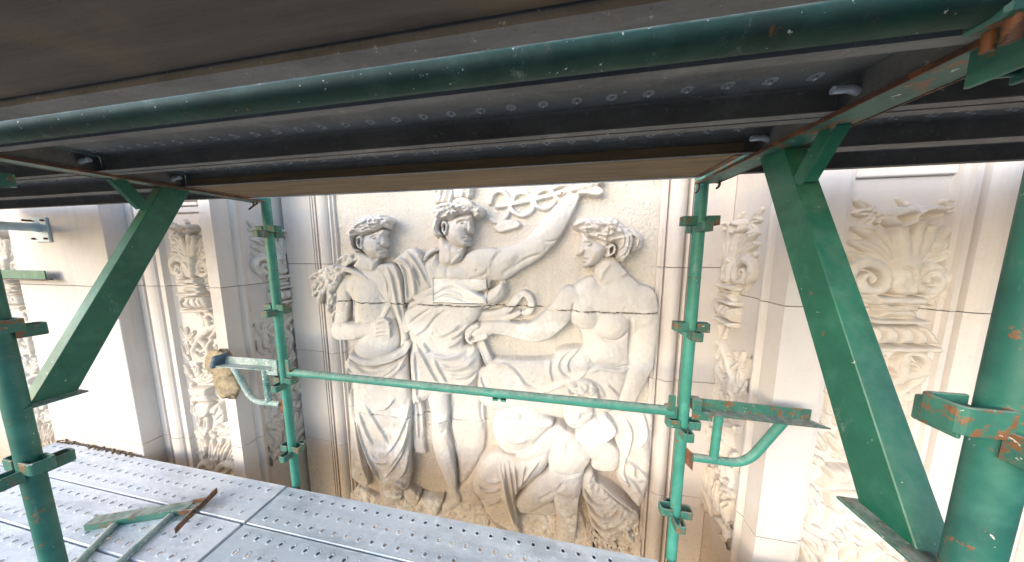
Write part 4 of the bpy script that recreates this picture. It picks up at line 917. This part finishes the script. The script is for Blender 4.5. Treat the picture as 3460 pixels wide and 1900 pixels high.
rp('hair', 'seated_woman_hair', sw); rp('drapery', 'seated_woman_drapery', sw); rp('staff', 'staff', sw); rp('hand', 'new_hand', sw, 'clean white replacement hand on the child\'s shoulder', 'new_stone')
rp('hair', 'child_hair', ch)
for m_ in pieces(jq, 12): grid_part('mortar_joint', m_, M['mortar'], panel)
rp('horn_of_plenty', 'horn_of_plenty', panel); rp('carved_flower', 'carved_flowers', panel); rp('rock_ledge', 'rock_ledge', panel)
grid_part('inset_block', ib & (lq >= 0) & ~jq, M['new_stone'], panel, 'clean white replacement block with carved folds')
# ================================================================== carved ornament of the pilasters (one design, used on every face)
XC = 1.490
class Orn(Relief):
    def pts(s, tile, pl, h):
        t2 = {'R': (2560,620,.4523,0), 'U': (2760,900,.4239,0), 'S': (2560,1260,.4523,0), 'Q': (500,1100,.41,4.200), 'V': (500,640,.4241,4.270)}
        out = []
        for p in pl:
            if isinstance(p[0], str): tile = p[0]; p = p[1:]
            a, b, k, dx = t2[tile]; q = on_y(a+k*p[0], b+k*p[1], 1.42); row = [q[0]+dx-XC, q[2]]
            if len(p) > 2: row.append(p[2]*k*(q@FW)/F_PX)
            out.append(row)
        return np.array(out)
OR = Orn(-.205, .205, -1.92, .30, .0042, 0)
o = 'o'
def ol(t, l, hb=.006, fl=.75): OR.limb(o, t, l, hb, fl, .003)
def leaf(t, l, hb=.006):
    ol(t, l, hb, .7); OR.fold(o, t, [p[:2] for p in l], 7, -.010, 0, .03)
# flowers and leaves
for l in ([(770,120,20),(830,170,34),(880,215,22)], [(770,220,24),(830,215,34),(890,218,20)], [(810,310,22),(860,270,34),(890,225,20)], [(900,170,16),(890,200,22)], [(930,230,20),(890,222,26)],
          [(760,335,24),(870,360,52),(980,460,46),(1060,600,34)], [(735,440,22),(840,470,44),(960,550,44),(1050,630,34)], [(725,535,30),(790,560,36),(900,575,40),(1010,640,40)],
          [(1475,310,16),(1390,380,46),(1270,500,50),(1180,610,34)], [(1475,410,18),(1380,470,46),(1250,570,40),(1180,630,30)], [(1420,520,40),(1370,560,40),(1260,590,38),(1180,650,34)],
          [(1450,130,28),(1500,150,34),(1550,140,18)], [(1420,200,20),(1490,195,32),(1560,185,16)], [(1100,110,16),(1140,150,26)], [(960,240,22),(930,290,20)]): leaf('R', l)
OR.poly(o, 'R', [(975,290),(990,210),(1060,175),(1140,195),(1150,260),(1110,320),(1030,335)], .03, .03, .03); OR.blob(o, 'R', (1050,265), 60, 40, -.022, 1)
OR.poly(o, 'R', [(1125,240),(1180,190),(1290,165),(1345,205),(1320,255),(1210,290)], .03, .03, .03); OR.blob(o, 'R', (1220,240), 60, 30, -.02, 1)
for k in range(5): OR.fold(o, 'R', [(1050,265),(1050+90*math.cos(k*1.25+.4),265-90*math.sin(k*1.25+.4))], 8, -.008, 0); OR.fold(o, 'R', [(1230,230),(1230+110*math.cos(k*1.25),230-80*math.sin(k*1.25))], 8, -.008, 0)
for l in ([(1060,350,44),(1080,460,46),(1095,580,44)], [(1200,300,44),(1170,430,44),(1140,570,40)], [(1290,340,40),(1240,450,44),(1170,570,38)]): ol('R', l, .02)
OR.poly(o, 'R', [(1000,620),(1080,550),(1190,580),(1175,720),(1140,830),(990,830),(965,700)], .02, .03, .03)
OR.fold(o, 'R', [(1030,620),(1090,650),(1110,710)], 9, -.012, 0)
ol('R', [(960,640,40),(830,590,44),(715,640,44),(700,740,40),(770,800,30)], .010, .9); ol('R', [(960,660,36),(950,740,44),(890,800,38),(810,790,32),(775,735,28),(810,685,24),(860,705,22),(845,740,16)], .018, .9)
ol('R', [(1180,760,40),(1200,690,40),(1300,630,42),(1400,680,40),(1415,760,36),(1390,850,30)], .010, .9); ol('R', [(1180,770,34),(1240,800,34),(1330,795,32),(1370,740,28),(1330,690,26),(1270,695,22),(1265,735,20),(1310,745,16)], .018, .9)
for l in ([(1390,800,36),(1290,840,44),(1215,890,26)], [(1400,880,28),(1330,890,30)], [(745,790,26),(780,860,28),(800,900,18)], [(1240,940,18),(1210,960,14)]): leaf('R', l)
# vase
def band(t, pts_, r, hb=.02): OR.limb(o, t, [(*pts_[0], r), (*pts_[1], r)], hb, .5, .002, False)
OR.poly(o, 'R', [(830,840),(1195,842),(1195,900),(830,898)], .035, .022, .02, smooth=False)
OR.poly(o, 'R', [(880,900),(1150,903),(1130,950),(1175,1000),(840,998),(890,950)], .025, .025, .04, smooth=False)
OR.poly(o, 'R', [(800,1000),(1200,1005),(1215,1045),(800,1040)], .035, .025, .012, smooth=False)
OR.poly(o, 'R', [(790,1055),(1210,1060),(1270,1110),(1305,1195),(770,1190),(770,1110)], .025, .035, .05, smooth=False)
for l in ([(870,1070),(840,1185)], [(985,1065),(985,1190)], [(1085,1070),(1115,1190)], [(1160,1070),(1220,1190)], [(905,1068),(875,1120),(862,1185)]): OR.fold(o, 'R', l, 7, -.022, 0)
OR.poly(o, 'R', [(760,1200),(1305,1205),(1315,1250),(760,1245)], .03, .022, .012, smooth=False)
# scrolls
ol('U', [(560,1110,26),(700,990,28),(830,900,30),(890,800,30),(850,720,30),(760,700,30),(680,740,28),(650,810,26),(690,870,24),(770,885,22),(825,830,18),(790,785,16),(735,805,14)], .012, .9)
ol('U', [(560,1110,26),(520,1230,30),(500,1330,28)], .012, .9)
for l in ([(560,720,22),(590,780,24),(570,840,22)], [(480,700,24),(540,700,24)], [(620,910,14),(610,1000,18),(590,1050,12)], [(680,940,14),(650,1000,18),(600,1060,12)], [(560,920,14),(560,1000,18)], [(690,1000,10),(640,1040,14)], [(720,1100,18),(690,1180,22),(650,1250,16)]): leaf('U', l)
# right edge scroll and lower part
ol('Q', [(560,0,26),(470,60,26),(400,150,26),(380,240,24),(430,290,24),(490,250,22),(470,205,18),(435,220,14)], .010, .9)
ol('Q', [(480,-60,26),(500,0,24)], .010, .9)
for l in ([(300,30,16),(310,90,22)], [(250,20,14),(300,120,20)], [(360,60,16),(320,120,20)], [(320,150,24),(330,230,20)], [(260,160,16),(290,230,22),(330,290,14)], [(360,230,16),(370,290,18)], [(300,340,20),(330,390,30),(360,430,16)], [(400,340,20),(410,400,30)], [(480,380,16),(440,430,24),(410,470,16)], [(560,380,16),(520,440,30),(440,480,18)], [(340,480,16),(360,500,26)]): leaf('Q', l)
OR.poly(o, 'Q', [(370,510),(520,505),(510,570),(550,620),(380,625),(400,570)], .02, .03, .03, smooth=False); OR.fold(o, 'Q', [(380,570),(510,570)], 6, -.014, 0)
OR.poly(o, 'Q', [(530,690),(590,630),(640,680),(655,780),(600,800),(560,740)], .015, .03, .03)
for l in ([(570,740),(610,650)], [(590,770),(640,720)]): OR.fold(o, 'Q', l, 6, -.012, 0)
OR.poly(o, 'Q', [(430,630),(540,640),(520,720),(470,760),(430,700)], .02, .025, .03); OR.fold(o, 'Q', [(440,790),(570,710)], 6, -.02, 0)
for l in ([(370,650,22),(380,720,28),(430,740,18)], [(400,680,16),(420,780,24),(410,830,16)], [(480,780,30),(480,860,26)], [(420,860,18),(470,890,26)], [(560,850,34),(590,860,24)], [(520,890,26),(540,920,20)],
          [(400,890,24),(450,930,36),(480,990,26)], [(600,890,34),(660,880,36),(690,930,26)], [(420,960,20),(460,1030,34),(450,1090,20)], [(520,960,20),(530,1040,36),(520,1110,24)], [(590,960,20),(570,1050,34),(560,1110,20)], [(660,960,24),(620,1050,34),(600,1110,20)], [(700,980,20),(680,1060,30),(640,1120,20)], [(410,1060,16),(450,1120,22)], [(690,1080,20),(650,1130,20)], [(540,1110,28),(550,1200,22)]): leaf('Q', l)
ol('Q', [(530,1180,22),(480,1140,24),(430,1160,24),(430,1200,20),(480,1210,16)], .010, .9); ol('Q', [(570,1200,24),(610,1150,26),(700,1160,28),(720,1220,26),(660,1260,22),(620,1230,18),(650,1205,14)], .010, .9)
mirr = OR.L[o][:, ::-1]; low = OR.zs[:, None] < -.66           # the lower half of the design is symmetrical
OR.L[o] = np.where((OR.zs[:, None] > -1.02) & low, np.maximum(OR.L[o], mirr*.92), OR.L[o])
oshape = OR.L[o].shape; Ho = np.where(OR.L[o] > 0, OR.L[o]+gnoise(oshape, 2, 3)*.0012, 0.0); of = OR.L[o] > .002
jmask = np.abs(OR.zs+.259) < .0035; Ho[jmask] -= .02
Hos = gblur(Ho, .6)*1.12; Hos = Hos+np.clip(.5*(Hos-gblur(Hos, 3)), -.010, .008)
oq = of[:-1,:-1] | of[1:,:-1] | of[:-1,1:] | of[1:,1:]
Hos[~(of)] = -.004
def orn(parent, loc, rz=0.0, sx=1.0, base=[None]):
    if base[0] is None:
        o_ = grid_part('carved_ornament', oq, M['orn'], None, None, OR, Hos, 0.0); base[0] = o_
    else: o_ = base[0].copy(); COL.objects.link(o_)
    o_.parent = parent; o_.location = Vector(loc)-parent.location; o_.rotation_euler = (0, 0, rz); o_.scale = (sx, 1, 1); return o_
orn(pilR, (XC, YF+.0455, 0)); orn(pilL, (-2.715, YF+.0455, 0), 0, 1.06)
orn(pilL, (XL-.0195, 1.775, 0), R(90), .95); orn(pilR, (XR+.0195, 1.775, 0), R(-90), -.95)
orn(fl, (-4.475, YP+.0405, -.02), 0, .9)
